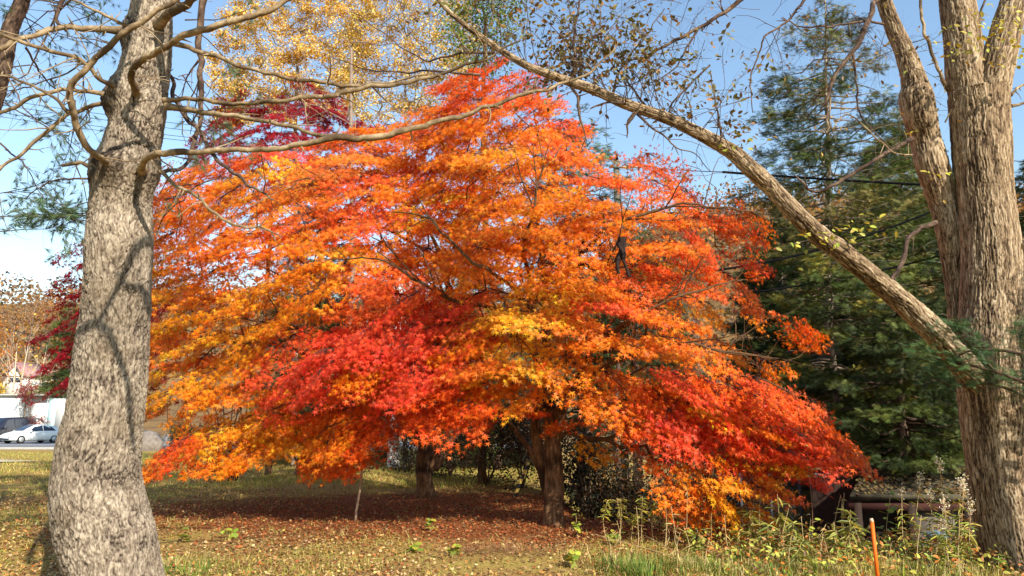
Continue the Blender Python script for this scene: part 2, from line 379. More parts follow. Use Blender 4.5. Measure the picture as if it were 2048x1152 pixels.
el = ramp(ad5.outputs[0], [(.99, (1, 1, 1)), (1.0, (1, 1, 1))]); el.color_ramp.elements[0].position = .0; mr5 = N(n, 'ShaderNodeMapRange'); mr5.inputs['From Min'].default_value = 1.3; mr5.inputs['From Max'].default_value = 1.6; n.links.new(ad5.outputs[0], mr5.inputs[0])
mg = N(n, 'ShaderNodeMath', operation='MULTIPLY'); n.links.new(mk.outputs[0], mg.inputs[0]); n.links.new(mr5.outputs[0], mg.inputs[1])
rl = ramp(n1.outputs[0], [(.3, lin(56, 32, 18)), (.5, lin(116, 68, 36)), (.62, lin(156, 98, 54)), (.75, lin(132, 66, 30))]); mxl = N(n, 'ShaderNodeMix', data_type='RGBA'); n.links.new(mr5.outputs[0], mxl.inputs[0]); n.links.new(rl.outputs[0], mxl.inputs['A']); n.links.new(lit.outputs[0], mxl.inputs['B'])  # redder ground under the maples, its colour also darkened to deepen their shade
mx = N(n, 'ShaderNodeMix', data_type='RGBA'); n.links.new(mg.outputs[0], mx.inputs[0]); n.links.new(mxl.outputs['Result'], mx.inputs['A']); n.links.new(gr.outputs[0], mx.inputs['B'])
sep = N(n, 'ShaderNodeSeparateXYZ'); n.links.new(tc.outputs['Object'], sep.inputs[0])
fy = N(n, 'ShaderNodeMapRange'); fy.inputs['From Min'].default_value = 60; fy.inputs['From Max'].default_value = 72; n.links.new(sep.outputs[1], fy.inputs[0])
n4 = noise(.35, 8, .75); hl = ramp(n4.outputs[0], [(.3, lin(70, 54, 38)), (.45, lin(110, 86, 58)), (.6, lin(134, 104, 62)), (.7, lin(104, 84, 62))])
mx2 = N(n, 'ShaderNodeMix', data_type='RGBA'); n.links.new(fy.outputs[0], mx2.inputs[0]); n.links.new(mx.outputs['Result'], mx2.inputs['A']); n.links.new(hl.outputs[0], mx2.inputs['B'])
n.links.new(mx2.outputs['Result'], b.inputs['Base Color'])
bu = N(n, 'ShaderNodeBump'); bu.inputs['Strength'].default_value = .6; bu.inputs['Distance'].default_value = .03; n.links.new(n1.outputs[0], bu.inputs['Height']); n.links.new(bu.outputs[0], b.inputs['Normal'])
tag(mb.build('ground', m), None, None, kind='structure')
def GZ(px, py):                          # ground point under a photo position, on the real terrain
    z = 0
    for _ in range(12): q = G(px, py, min(z, EYE-.1)); z = .5*z+.5*float(H(q[0], q[1]))
    q[2] = float(H(q[0], q[1])); return q

# road, path, markings
asph = plain('asphalt', lin(112, 112, 116), .9, var=.12, scale=20); white = plain('white_paint', lin(226, 224, 216), .7, var=.06)
def sheet(name, pts, z, mat, sub=1):
    mb = MB(); mb.add([(x, y, z) for x, y in pts], [tuple(range(len(pts)))]); return tag(mb.build(name, mat, smooth=False), None, None, kind='structure')
sheet('road', [(-130, 43), (1.5, 43), (1.5, 61.5), (-130, 61.5)], .062, asph)
for k, (a, b_) in enumerate((((-36, 49.7), (-29.5, 51.8)), ((-27.5, 46.5), (-24, 46.9)), ((-48, 46.5), (-42, 46.5)), ((-22, 52.5), (-17, 54.5)))):
    a, b_ = np.array(a), np.array(b_); t = (b_-a)/np.linalg.norm(b_-a); q = np.array((-t[1], t[0]))*.16
    sheet('road_marking', [tuple(a-q), tuple(b_-q), tuple(b_+q), tuple(a+q)], .068, white)
kb = MB(); kb.box((-64, 42.9, .07), (131, .2, .16)); tag(kb.build('kerb', plain('kerb', lin(150, 146, 138), .9), smooth=False), None, None, kind='structure')
sheet('path', [(-60, 27.5), (-21.5, 28.2), (-19.2, 29.6), (-22, 31), (-60, 31.5)], .052, plain('path_gravel', lin(176, 160, 136), .95, var=.15, scale=30))

# ------------------------------------------------------------------ leaf litter and grass
def in_view(x, y, m=1.08): return np.abs(x) < (y*1024/F*m+.6)
lit_c = np.array([lin(184, 152, 104), lin(150, 114, 72), lin(204, 176, 122), lin(172, 124, 66), lin(118, 84, 52), lin(206, 184, 104), lin(176, 96, 48), lin(90, 62, 42)])
lit_p = np.array([.24, .24, .06, .17, .17, .03, .03, .06])
nL = 190000; y = 6.6+rng.random(nL)**1.7*26; x = (rng.random(nL)*2-1)*(y*.79+.6)
dn = fbm(np.stack([x*.7, y*.7, x*0], -1), 3, 31); un0 = np.exp(-((x+.5)**2/34+(y-13)**2/14)); keep = (rng.random(nL) < np.clip(.35+(dn-.44)*6, .2, 1)*(.45+.55*(1-np.exp(-((y-8.6)**2)/1.6)))+.6*un0) & ~((y > 9.6) & (x > 3.6)); x, y = x[keep], y[keep]; nL = len(x)
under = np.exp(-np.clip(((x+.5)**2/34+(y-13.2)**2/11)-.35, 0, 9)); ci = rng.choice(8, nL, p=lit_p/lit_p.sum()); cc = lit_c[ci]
red = rng.random(nL) < under*.55; cc = np.where(red[:, None], np.array(lin(150, 82, 44)), cc*(1-.4*under[:, None]))  # redder leaves under the maples; the others darkened there, shade put into the colour
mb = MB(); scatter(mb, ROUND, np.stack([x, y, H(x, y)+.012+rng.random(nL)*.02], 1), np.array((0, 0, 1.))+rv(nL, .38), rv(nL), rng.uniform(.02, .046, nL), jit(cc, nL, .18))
tag(mb.build('leaf_litter', M['litter'], smooth=False), 'brown and tan fallen leaves scattered over the ground below the maples', 'fallen leaves', kind='stuff')
nG = 210000; y = 6.8+rng.random(nG)**1.5*32; x = (rng.random(nG)*2-1)*(y*.79+.6)
dn = fbm(np.stack([x*.6, y*.6, x*0+3], -1), 4, 51); sh = np.exp(-np.clip((x+.3)**2/49+(y-13.6)**2/13-.55, 0, 9)*3)
p = np.clip((dn-.42)*6, 0.08, 1)*(1-.93*sh)+.25*(y > 19)
keep = rng.random(nG) < p; x, y = x[keep], y[keep]; nG = len(x)
c = np.where(rng.random((nG, 1)) < .5, np.array(lin(156, 162, 64)), np.array(lin(218, 200, 114)))*(1-rng.random((nG, 1))*.45)
BLADE = (np.array([(-.05, 0, 0), (.05, 0, 0), (.035, .55, .06), (-.035, .55, .06), (0, 1, .25)]), None)
def blades(mb, pos, tip, nor, size, col, wid=1.):
    tv = BLADE[0]*np.array((wid, 1, 1)); scatter(mb, (tv, np.array([(0, 1, 2, 3)])), pos, nor, tip, size, col); scatter(mb, (tv, np.array([(3, 2, 4)])), pos, nor, tip, size, col)
mb = MB(); tp = np.stack([rng.normal(size=nG)*.5, rng.normal(size=nG)*.5, np.full(nG, 1.)], 1)
scatter(mb, (np.array([(-.045, 0, 0), (.045, 0, 0), (0, 1, .2)]), np.array([(0, 1, 2)])), np.stack([x, y, H(x, y)], 1), rv(nG)+np.array((0, -1, 0)), tp, rng.uniform(.035, .10, nG)*(1+.8*(y > 18)), jit(c, nG, .15))
tag(mb.build('grass', M['grass'], smooth=False), 'short green and straw coloured grass growing through fallen leaves', 'grass', kind='stuff')

# ------------------------------------------------------------------ foreground pine with the bare limbs
prof = [(-1100, 300, 318), (-700, 290, 328), (-420, 285, 335), (-250, 278, 340), (-120, 270, 343), (0, 262, 346), (60, 251, 346), (110, 244, 345), (150, 234, 342), (185, 221, 338), (215, 217, 336), (250, 217, 330), (300, 203, 324), (335, 190, 325), (370, 184, 312), (410, 177, 306), (500, 168, 308), (560, 166, 304), (620, 160, 303), (700, 148, 300), (760, 140, 298), (820, 131, 293), (880, 113, 288), (940, 102, 285), (990, 98, 291), (1040, 105, 304), (1100, 122, 320), (1152, 136, 328), (1210, 136, 345), (1262, 105, 375)]
DP = 6.0; pts = []; rad = []
for yy, l, r_ in prof:
    a, b_ = P(l, yy, DP), P(r_, yy, DP); pts.append((a+b_)/2); rad.append((b_[0]-a[0])/2*.875)
pts = np.array(pts)[::-1]; rad = np.array(rad)[::-1]
sp_ = spline(np.column_stack([pts, rad]), 8)
pine = thing('pine_tree', 'large grey pine trunk in the left foreground with many bare dead limbs', 'pine tree', (pts[0][0], DP, 0))
KN = [(P(216, 325, 5.68), .13, .05), (P(284, 334, 5.66), .11, .045), (P(332, 208, 5.85), .12, .045), (P(270, 182, 5.64), .12, .05), (P(222, 183, 5.8), .13, .05), (P(218, 205, 5.9), .1, .04), (P(194, 335, 5.85), .13, .05), (P(338, 86, 5.85), .1, .04), (P(322, 46, 5.7), .12, .05), (P(250, 62, 5.85), .12, .04), (P(310, 345, 5.75), .09, .03), (P(274, 58, 5.6), .08, .03), (P(215, 470, 5.6), .1, .02), (P(238, 640, 5.6), .09, .015), (P(270, 445, 5.6), .07, .02)]
mb = MB(); bark_tube(mb, sp_[:, :3], sp_[:, 3], 380, .0075, 'pine', 3, .05, KN); trunk = mb.build('trunk', M['pine'], pine)
# upper trunk continues above the frame
def pxline(l, per=6):                    # (px, py, depth, width px) -> points + radii
    a = np.array([[*P(q[0], q[1], q[2]), q[3]/2/F*q[2]*math.cos(math.atan((q[0]-1024)/F))] for q in l]); s = spline(a, per); return s[:, :3], np.maximum(s[:, 3]*1.08, .0015)
def limb(parent, l, mat, name='branch', spikes=10, seed=0, sub=None, n=10, mode='smooth', spk=.22, flare=1.5, lab=None):
    p, r = pxline(l); r = r*(1+(flare-1)*np.exp(-np.arange(len(r))/1.6)); mb = MB(); wg = np.stack([fbm(p*5+k_*9, 2, seed+50) for k_ in range(3)], 1)-.5; wk = np.stack([fbm(p*13+k_*9, 2, seed+56) for k_ in range(3)], 1)-.5; p = p+(wg*.06+wk*.03)*np.clip(np.arange(len(p))/6, 0, 1)[:, None]
    r = r*(1+.10*(fbm(p*9, 2, seed+77)-.5)*2)
    bark_tube(mb, p, r, max(n, 12), .012, mode, seed, .14)
    t = nrm(np.gradient(p, axis=0)); tips = []
    for k in range(spikes):
        i = rnd.randint(2, len(p)-2); d = rng.normal(size=3); d = nrm(d-(d@t[i])*t[i]); d = nrm(d+t[i]*rnd.uniform(.1, .9))
        L = rnd.uniform(.25, 1)**2*spk*3
        if rnd.random() < .55: mb.tube([p[i], p[i]+d*L*.12, p[i]+d*L*.2], [r[i]*.55, .006, .002], 5, (.6,)*3)
        else: twigs(mb, p[i], d, L, min(.007, r[i]*.5), 1, tips, .16, .5, (0, 2), -.02, (.55,)*3)
    return mb.build(name, mat, parent, label=lab)
PL = [
 ([(226, 336, 5.85, 17), (216, 326, 5.70, 15), (190, 303, 5.45, 13), (163, 272, 5.3, 14), (148, 245, 5.2, 14), (140, 205, 5.1, 14), (142, 175, 5.05, 14), (165, 144, 5.0, 13), (200, 105, 4.95, 12), (258, 62, 4.9, 12), (310, 28, 4.9, 11), (372, -14, 4.9, 10)], 14),
 ([(284, 340, 5.85, 17), (284, 332, 5.62, 15), (303, 311, 5.45, 14), (345, 302, 5.35, 14), (400, 303, 5.3, 12), (480, 301, 5.25, 12), (560, 295, 5.2, 12), (640, 285, 5.2, 12), (702, 276, 5.2, 13), (760, 270, 5.2, 12), (850, 250, 5.2, 10), (930, 228, 5.2, 9), (1000, 205, 5.2, 8), (1060, 186, 5.2, 7), (1130, 168, 5.2, 5), (1185, 138, 5.2, 4), (1232, 88, 5.2, 2)], 26),
 ([(334, 213, 5.85, 13), (400, 222, 5.6, 12), (455, 233, 5.5, 11), (540, 247, 5.4, 9), (640, 266, 5.25, 8), (702, 276, 5.2, 8)], 10),
 ([(328, 201, 5.9, 11), (390, 200, 5.8, 9), (470, 205, 5.7, 9), (560, 200, 5.6, 9), (640, 194, 5.6, 9), (705, 186, 5.6, 9), (780, 171, 5.6, 8), (850, 156, 5.6, 7), (930, 132, 5.6, 6), (985, 113, 5.6, 5), (1046, 80, 5.6, 3)], 16),
 ([(273, 190, 5.85, 18), (270, 178, 5.66, 17), (266, 150, 5.5, 15), (290, 116, 5.3, 15), (340, 85, 5.15, 15), (400, 58, 5.05, 16), (480, 42, 5, 14), (540, 20, 5, 12), (605, -12, 5, 10)], 10),
 ([(345, 86, 5.9, 9), (410, 105, 5.8, 10), (470, 130, 5.7, 8), (560, 154, 5.6, 8), (640, 163, 5.6, 8), (705, 170, 5.6, 7), (780, 164, 5.6, 5), (850, 150, 5.6, 3)], 12),
 ([(312, 52, 5.95, 24), (325, 40, 5.72, 20), (345, 24, 5.5, 19), (372, 10, 5.3, 17), (410, -12, 5.2, 14)], 3),
 ([(246, 62, 5.9, 15), (180, 58, 5.8, 14), (120, 56, 5.7, 13), (80, 66, 5.6, 13), (40, 80, 5.5, 12), (-10, 100, 5.4, 12)], 10),
 ([(228, 172, 5.75, 11), (195, 155, 5.6, 10), (174, 131, 5.5, 10), (140, 110, 5.45, 9), (60, 90, 5.4, 9), (-10, 70, 5.3, 7)], 12),
 ([(218, 191, 5.8, 10), (160, 178, 5.8, 9), (120, 181, 5.8, 9), (50, 206, 5.8, 9), (-10, 227, 5.8, 8)], 9),
 ([(216, 203, 5.95, 9), (160, 220, 5.95, 9), (120, 243, 5.95, 9), (60, 290, 5.95, 9), (30, 313, 5.95, 8), (-12, 352, 5.95, 7)], 9),
 ([(190, 335, 5.9, 13), (165, 328, 5.85, 10), (150, 325, 5.8, 9), (126, 330, 5.8, 8)], 1),
 ([(272, 56, 5.55, 7), (240, 44, 5.45, 7), (205, 28, 5.4, 6), (145, -4, 5.3, 5)], 6),
 ([(138, 226, 5.15, 7), (112, 200, 5.1, 7), (95, 189, 5.1, 6), (50, 164, 5.1, 6), (-10, 147, 5.1, 5)], 6),
 ([(322, 343, 5.8, 8), (345, 366, 5.6, 7), (375, 385, 5.5, 7), (405, 408, 5.4, 6), (440, 428, 5.4, 6), (478, 448, 5.4, 5), (520, 459, 5.4, 4), (558, 468, 5.4, 2)], 12),
]
labs = {0: 'bare curved limb rising across the trunk', 1: 'longest bare limb reaching right', 11: 'short broken stub', 2: 'pale peeled limb'}
for k, (l, s) in enumerate(PL): limb(pine, l, M['limb'], spikes=int(s*1.6), seed=k*13, n=14, lab=labs.get(k))
sva = np.array(sv)  # unseen limbs added above the frame, shaped to cast curved shadows on the trunk
for k, l in enumerate(([(352, 350), (330, 375), (305, 405), (282, 440), (262, 490), (240, 540), (216, 590), (196, 625)], [(120, 600), (160, 622), (200, 618), (226, 640), (250, 682), (268, 722), (274, 770), (286, 830)], [(330, 470), (300, 500), (268, 520), (240, 505)])):
    p_ = np.array([P(a, b_, 5.6)+(4.3+.15*k)*sva for a, b_ in l]); st0 = np.array((-3.15, 5.9, 6.6+.5*k)); p_ = spline(np.vstack([st0, (st0*.5+p_[0]*.5)+np.array((0, 0, .5)), p_]), 5); mb = MB(); mb.tube(p_, np.linspace(.05, .018, len(p_)), 8, (.5,)*3)
    for q in range(12): i_ = rnd.randint(6, len(p_)-2); mb.tube([p_[i_], p_[i_]+rv(1)[0]*.15], [.008, .003], 4, (.5,)*3)
    mb.build('branch', M['limb'], pine)
PD = [
 ([(318, 132, 6.05, 9), (345, 160, 6.2, 8), (350, 200, 6.1, 9), (372, 236, 6.0, 9), (400, 266, 5.9, 9), (430, 311, 5.8, 8), (470, 346, 5.7, 8), (512, 382, 5.6, 6), (548, 401, 5.5, 3)], 12),
 ([(408, -10, 6.6, 13), (398, 60, 6.6, 13), (400, 130, 6.6, 12), (402, 200, 6.5, 11), (400, 240, 6.5, 10), (385, 300, 6.4, 9), (370, 332, 6.3, 8), (330, 348, 6.1, 8)], 8),
 ([(128, -8, 6, 10), (114, 38, 6, 9), (128, 66, 6, 6)], 4),
 ([(-10, 280, 6.4, 4), (25, 303, 6.4, 4), (45, 322, 6.4, 3), (66, 360, 6.4, 2), (88, 400, 6.4, 2)], 8),
 ([(188, 356, 6.0, 4), (130, 360, 6.1, 4), (90, 370, 6.2, 3), (55, 396, 6.3, 2)], 5),
 ([(-10, 100, 6.2, 4), (30, 180, 6.2, 3), (60, 230, 6.2, 3), (120, 272, 6.2, 2), (150, 305, 6.2, 2)], 8),
 ([(150, -10, 6.2, 5), (100, 50, 6.3, 4), (60, 140, 6.4, 3), (20, 160, 6.4, 3)], 8),
 ([(240, 68, 6.2, 8), (205, 105, 6.3, 6), (150, 140, 6.4, 4), (60, 172, 6.5, 3), (0, 185, 6.6, 2)], 12),
 ([(52, 96, 5.6, 4), (78, 135, 5.8, 4), (100, 165, 6, 3), (130, 190, 6.1, 2), (165, 240, 6.2, 1.5)], 8),
 ([(330, 400, 6.3, 3), (380, 385, 6.4, 3), (430, 360, 6.5, 2), (500, 350, 6.6, 1.5)], 6),
 ([(398, 120, 6.6, 4), (370, 160, 6.7, 3), (360, 210, 6.8, 2)], 5),
]
for k, (l, s) in enumerate(PD): limb(pine, l, M['darklimb'], spikes=int(s*1.5), seed=200+k*13, n=8)
# extra twiggy shoots and needle tufts behind the trunk
mb = MB(); tips = []
for px, py, d0, L in [(20, 60, (-.2, .3, -.1), 1.0), (60, 130, (-.8, .3, -.2), .9), (180, 120, (-.5, .6, -.3), .8), (150, 200, (-.2, .5, -.3), .8), (365, 150, (.3, .5, -.3), .8), (200, 20, (-.8, .4, .1), .8), (120, 20, (-.6, .4, .0), 1), (390, 60, (.5, .5, -.2), .6), (30, 10, (-.2, .4, .2), .9), (190, 210, (-.6, .3, -.4), .7), (370, 40, (.5, .3, .2), .7), (0, 200, (.4, .3, -.2), .8),
                          (370, 400, (-.3, .2, .0), .6), (350, 200, (.6, .2, -.6), .6)]:
    twigs(mb, P(px, py, 7), d0, L, .008, 2, tips, .15, .6, (2, 4), -.02)
for px, py, d0, L in [(-60, 395, (1, .1, .02), .75), (-60, 470, (1, .1, .08), .75), (-60, 430, (1, .1, .05), .7), (205, 400, (-1, .2, -.05), .5), (215, 425, (-1, .2, -.02), .55), (200, 440, (-.9, .2, -.15), .5)]:
    twigs(mb, P(px, py, 7.4), d0, L, .008, 2, tips, .1, .45, (3, 5), .0)
mb.build('twigs', M['darklimb'], pine)
tp = np.array([t[0] for t in tips]); td = np.array([t[1] for t in tips]); sel = rng.random(len(tp)) < .85; tp, td = tp[sel], td[sel]; nn = len(tp)
mb = MB(); scatter(mb, TUFT, tp, rv(nn), td+rv(nn, .25), rng.uniform(.09, .15, nn), jit(lin(92, 112, 78), nn, .25, .08)); mb.build('needles', M['needle'], pine)

def high_crown(parent, base, h0, h1, rad, cnt, mat, leafn, tpl, size, col, lab=None):
    pass
mB, mN = MB(), MB(); Qp, Tp = [], []
for k in range(52):
    z = rnd.uniform(7.2, 12.6); a = rnd.uniform(0, 6.28); L = 2.9*(1-(z-7.4)/7.5)*rnd.uniform(.7, 1.1); d = np.array((math.cos(a), math.sin(a), rnd.uniform(-.1, .3))); c0 = np.array((pts[-1][0], DP, z)); u = np.linspace(0, 1, 6)[:, None]
    br = c0+d*L*u+rng.normal(size=(6, 3))*.05*u; mB.tube(br, np.linspace(.04, .01, 6), 6, (.5,)*3); n_ = 130; tt = .3+.7*rng.random(n_)**.7
    Qp.append(np.stack([np.interp(tt, u[:, 0], br[:, c]) for c in range(3)], 1)+rv(n_, .2)); Tp.append(nrm(d)+rv(n_, .4))
mB.build('branches', M['darklimb'], pine); Qp = np.vstack(Qp); Tp = np.vstack(Tp); scatter(mN, TUFT, Qp, rv(len(Qp)), Tp, rng.uniform(.13, .2, len(Qp)), jit(lin(92, 112, 78), len(Qp), .2)); mN.build('crown', M['needle'], pine)
# the dark limb at the left edge belongs to another pine standing further left
pz = P(-60, 400, 7.0); p2 = thing('pine_tree', 'dark leaning stem cut by the left edge of the picture, higher up', 'pine tree', (pz[0], 7.0, 0))
mb = MB(); s = [(np.array((pz[0]-1.0, 7., -.1)), .13), (P(-150, 500, 7), .12), (P(-60, 330, 7), .11), (P(2, 150, 7), .085), (P(20, 60, 7), .08), (P(46, -5, 7), .075), (P(80, -160, 7), .06), (P(90, -300, 7), .04)]
sp2 = spline([(*a, r) for a, r in s], 8); bark_tube(mb, sp2[:, :3], sp2[:, 3], 40, .03, 'pine', 91, .1); mb.build('trunk', M['darklimb'], p2)
mb = MB(); tips = []
for k in range(9): twigs(mb, P(rnd.uniform(0, 90), rnd.uniform(-260, 30), 7), (rnd.uniform(-1, 1), rnd.uniform(-.2, 1), rnd.uniform(-.3, .3)), .8, .009, 2, tips, .15, .6, (2, 4))
mb.build('branches', M['darklimb'], p2)
tp = np.array([t[0] for t in tips]); td = np.array([t[1] for t in tips]); nn = len(tp)
mb = MB(); scatter(mb, TUFT, tp, rv(nn), td+rv(nn, .3), rng.uniform(.09, .15, nn), jit(lin(92, 112, 80), nn, .25, .08)); mb.build('needles', M['needle'], p2)

# ------------------------------------------------------------------ big elm on the right
ED = 8.4
elm = thing('elm_tree', 'huge pale shaggy-barked tree at the right edge with several stems', 'tree', (P(2030, 1100, ED)[0], ED, 0))
def barked(lst, name, par, seed, n=120, lab=None, ds=.012, lump=.07):
    p, r = pxline(lst, 8); mb = MB(); bark_tube(mb, p, r, n, ds, 'elm', seed, lump); return mb.build(name, M['elm'], par, label=lab)
barked([(2075, 1190, 8.4, 270), (2060, 1140, 8.4, 190), (2038, 1080, 8.4, 160), (2020, 1000, 8.4, 150), (2004, 900, 8.4, 148), (1994, 800, 8.4, 150), (1987, 700, 8.4, 145), (1984, 600, 8.4, 124), (1981, 500, 8.4, 118), (1972, 400, 8.4, 116), (1964, 320, 8.4, 122), (1960, 250, 8.4, 124), (1956, 190, 8.4, 128)], 'trunk', elm, 5, 300, ds=.010, lump=.05)
barked([(1945, 210, 8.45, 92), (1932, 150, 8.45, 86), (1925, 80, 8.45, 82), (1913, 0, 8.45, 78), (1905, -100, 8.5, 72), (1890, -260, 8.5, 60), (1880, -420, 8.6, 40)], 'limb', elm, 6, 150)
barked([(1975, 230, 8.35, 80), (1990, 150, 8.3, 78), (2008, 80, 8.25, 70), (2028, 0, 8.2, 62), (2060, -100, 8.1, 54), (2100, -260, 8, 40), (2130, -380, 8, 28)], 'limb', elm, 7, 150)
barked([(1935, 740, 8.75, 60), (1920, 650, 8.75, 44), (1910, 550, 8.75, 46), (1896, 450, 8.7, 54), (1884, 400, 8.7, 56), (1864, 330, 8.6, 66), (1851, 280, 8.6, 62), (1840, 230, 8.5, 70), (1833, 195, 8.5, 74), (1829, 165, 8.5, 56), (1812, 110, 8.5, 44), (1790, 60, 8.5, 38), (1768, 0, 8.5, 34), (1745, -90, 8.5, 28), (1720, -220, 8.5, 16)], 'limb', elm, 8, 130, 'broken-topped older stem with a swollen scar')
barked([(1960, 770, 8.3, 60), (1915, 716, 8.1, 54), (1862, 656, 7.9, 52), (1800, 600, 7.8, 49), (1740, 550, 7.7, 47), (1682, 503, 7.6, 46), (1640, 474, 7.6, 42), (1590, 426, 7.5, 38), (1545, 378, 7.5, 36), (1500, 336, 7.4, 34), (1462, 302, 7.4, 31), (1400, 268, 7.3, 28), (1330, 235, 7.3, 25), (1260, 211, 7.2, 23), (1190, 181, 7.2, 20), (1130, 160, 7.2, 17), (1060, 134, 7.2, 15), (1000, 100, 7.2, 13), (950, 65, 7.2, 12), (900, 25, 7.2, 10), (862, -18, 7.2, 9), (800, -80, 7.2, 6)], 'limb', elm, 9, 90, 'long leaning limb crossing the sky to the upper left', lump=.1)
EB = [
 ([(1772, -10, 8.4, 12), (1752, 0, 8.2, 11), (1735, 48, 8, 11), (1720, 80, 8, 11), (1695, 120, 8, 9), (1668, 152, 8, 8), (1655, 195, 8, 6), (1640, 220, 8, 3)], 8, 'dark'),
 ([(1822, 278, 8.5, 9), (1790, 298, 8.2, 8), (1750, 320, 8, 8), (1710, 345, 8, 8), (1670, 370, 8, 8), (1630, 381, 8, 6), (1605, 365, 8, 4), (1590, 350, 8, 2)], 8, 'dark'),
 ([(1870, 446, 8.6, 10), (1845, 458, 8.3, 9), (1818, 477, 8.1, 9), (1811, 510, 8, 9), (1795, 540, 7.9, 9), (1780, 568, 7.8, 7)], 4, 'dark'),
 ([(2030, 520, 8.3, 20), (2040, 500, 8.2, 18), (2065, 480, 8.1, 16), (2120, 440, 8, 12)], 2, 'pale'),
 ([(1896, 180, 8.5, 8), (1876, 139, 8.4, 7), (1858, 94, 8.4, 7), (1848, 62, 8.4, 7), (1842, 0, 8.4, 6), (1838, -40, 8.4, 5)], 8, 'pale'),
 ([(1766, 48, 8.4, 4), (1735, 44, 8.2, 5), (1700, 45, 8, 5), (1640, 58, 8, 4), (1600, 52, 8, 3), (1560, 40, 8, 2)], 8, 'dark'),
 ([(1620, -20, 7.8, 7), (1608, 0, 7.8, 6), (1575, 40, 7.8, 5), (1530, 75, 7.8, 4), (1512, 120, 7.8, 3), (1502, 165, 7.8, 3), (1506, 225, 7.8, 1.5)], 12, 'dark'),
 ([(1500, -15, 7.6, 9), (1440, 30, 7.6, 8), (1400, 55, 7.6, 7), (1340, 86, 7.6, 6), (1290, 112, 7.6, 4), (1240, 128, 7.6, 2)], 18, 'dark'),
 ([(1395, 60, 7.6, 4), (1370, 100, 7.6, 4), (1345, 140, 7.6, 3), (1300, 165, 7.6, 2)], 8, 'dark'),
 ([(1420, 130, 7.4, 3), (1385, 165, 7.4, 4), (1350, 200, 7.35, 4), (1335, 232, 7.3, 4)], 8, 'dark'),
 ([(1272, 214, 7.2, 5), (1230, 205, 7.1, 4), (1180, 218, 7.1, 3)], 5, 'dark'),
 ([(1140, 168, 7.2, 6), (1155, 195, 7.2, 6), (1158, 235, 7.2, 5), (1170, 280, 7.2, 2)], 4, 'dark'),
 ([(1275, 220, 7.2, 8), (1258, 238, 7.2, 9), (1250, 250, 7.2, 5), (1253, 275, 7.2, 2)], 2, 'dark'),
 ([(1275, 228, 7.2, 4), (1310, 260, 7.2, 4), (1350, 290, 7.2, 3), (1390, 310, 7.2, 2), (1420, 340, 7.2, 1.5)], 8, 'dark'),
 ([(990, 105, 7.2, 6), (930, 105, 7.2, 5), (880, 118, 7.2, 4), (840, 118, 7.2, 3), (760, 60, 7.2, 2), (700, 20, 7.2, 1.5)], 14, 'dark'),
 ([(960, 150, 7.3, 4), (870, 143, 7.3, 4), (790, 145, 7.3, 3), (720, 135, 7.3, 2), (660, 110, 7.3, 1.5)], 10, 'dark'),
 ([(1145, 165, 7.2, 7), (1150, 120, 7.2, 6), (1148, 70, 7.2, 5), (1160, 10, 7.2, 4), (1165, -40, 7.2, 3)], 12, 'dark'),
 ([(1225, 190, 7.2, 5), (1240, 140, 7.2, 4), (1285, 80, 7.2, 3), (1330, 20, 7.2, 2)], 10, 'dark'),
 ([(1300, 225, 7.25, 5), (1270, 180, 7.2, 4), (1210, 100, 7.2, 3), (1200, 10, 7.2, 2)], 10, 'dark'),
 ([(1445, 290, 7.4, 5), (1438, 240, 7.4, 4), (1428, 190, 7.4, 3), (1420, 140, 7.4, 2)], 8, 'dark'),
 ([(1660, 195, 8, 4), (1662, 260, 8, 3), (1700, 230, 8, 3), (1780, 300, 8, 3), (1826, 308, 8.4, 4)], 12, 'pale'),
 ([(1705, 105, 8, 5), (1712, 160, 8, 4), (1716, 200, 8, 4), (1730, 240, 8, 3), (1790, 300, 8, 2)], 10, 'dark'),
 ([(1890, 245, 8.1, 2.5), (1920, 192, 7.9, 2.5), (1945, 195, 7.8, 1.5)], 2, 'pale'),
 ([(2022, 190, 8.2, 6), (2040, 175, 8.2, 6), (2080, 150, 8.2, 5)], 4, 'pale'), ([(2022, 212, 8.2, 7), (2048, 205, 8.2, 6), (2090, 190, 8.2, 5)], 4, 'pale'),
 ([(1955, 60, 8.4, 6), (1968, 10, 8.4, 5), (1975, -20, 8.4, 5)], 3, 'dark')]
for k, (l, s, kind) in enumerate(EB): limb(elm, l, M['darklimb'] if kind == 'dark' else M['limb'], spikes=int(s*1.6), seed=400+k*7, n=8, spk=.3)
mb = MB(); tips = []; leaftips = []
def tw_region(n, box, depth, Lr, dirf, out, r=.0045, lev=2):
    for k in range(n):
        x = rnd.uniform(box[0], box[2]); y_ = rnd.uniform(box[1], box[3]); twigs(mb, P(x, y_, rnd.uniform(*depth)), dirf(), rnd.uniform(*Lr), r, lev, out, .16, .55, (2, 4), .0)
# shoots rising off the leaning limb
for k in range(44):
    t = rnd.random(); x = 1000+t*470; y_ = np.interp(x, [1000, 1060, 1130, 1190, 1260, 1330, 1400, 1462], [100, 134, 160, 181, 211, 235, 268, 302])
    twigs(mb, P(x, y_, 7.25), (rnd.uniform(-.7, .5), rnd.uniform(-.5, .6), rnd.uniform(.3, 1)), rnd.uniform(.45, .9), .006, 2, leaftips if x < 1440 else tips, .14, .5, (2, 4), .01)
tw_region(10, (1080, 0, 1300, 60), (7, 7.5), (.4, .7), lambda: (rnd.uniform(-1, 1), rnd.uniform(-.5, .5), rnd.uniform(-.6, .6)), leaftips)
tw_region(22, (1250, -20, 1420, 110), (7.4, 8), (.5, .9), lambda: (rnd.uniform(-1, .2), rnd.uniform(-.5, .5), rnd.uniform(-.3, .8)), tips, .004, 3)
tw_region(16, (1500, -20, 1780, 90), (7.6, 8.3), (.5, .9), lambda: (rnd.uniform(-1, .4), rnd.uniform(-.5, .5), rnd.uniform(-.9, .3)), tips, .004, 3)
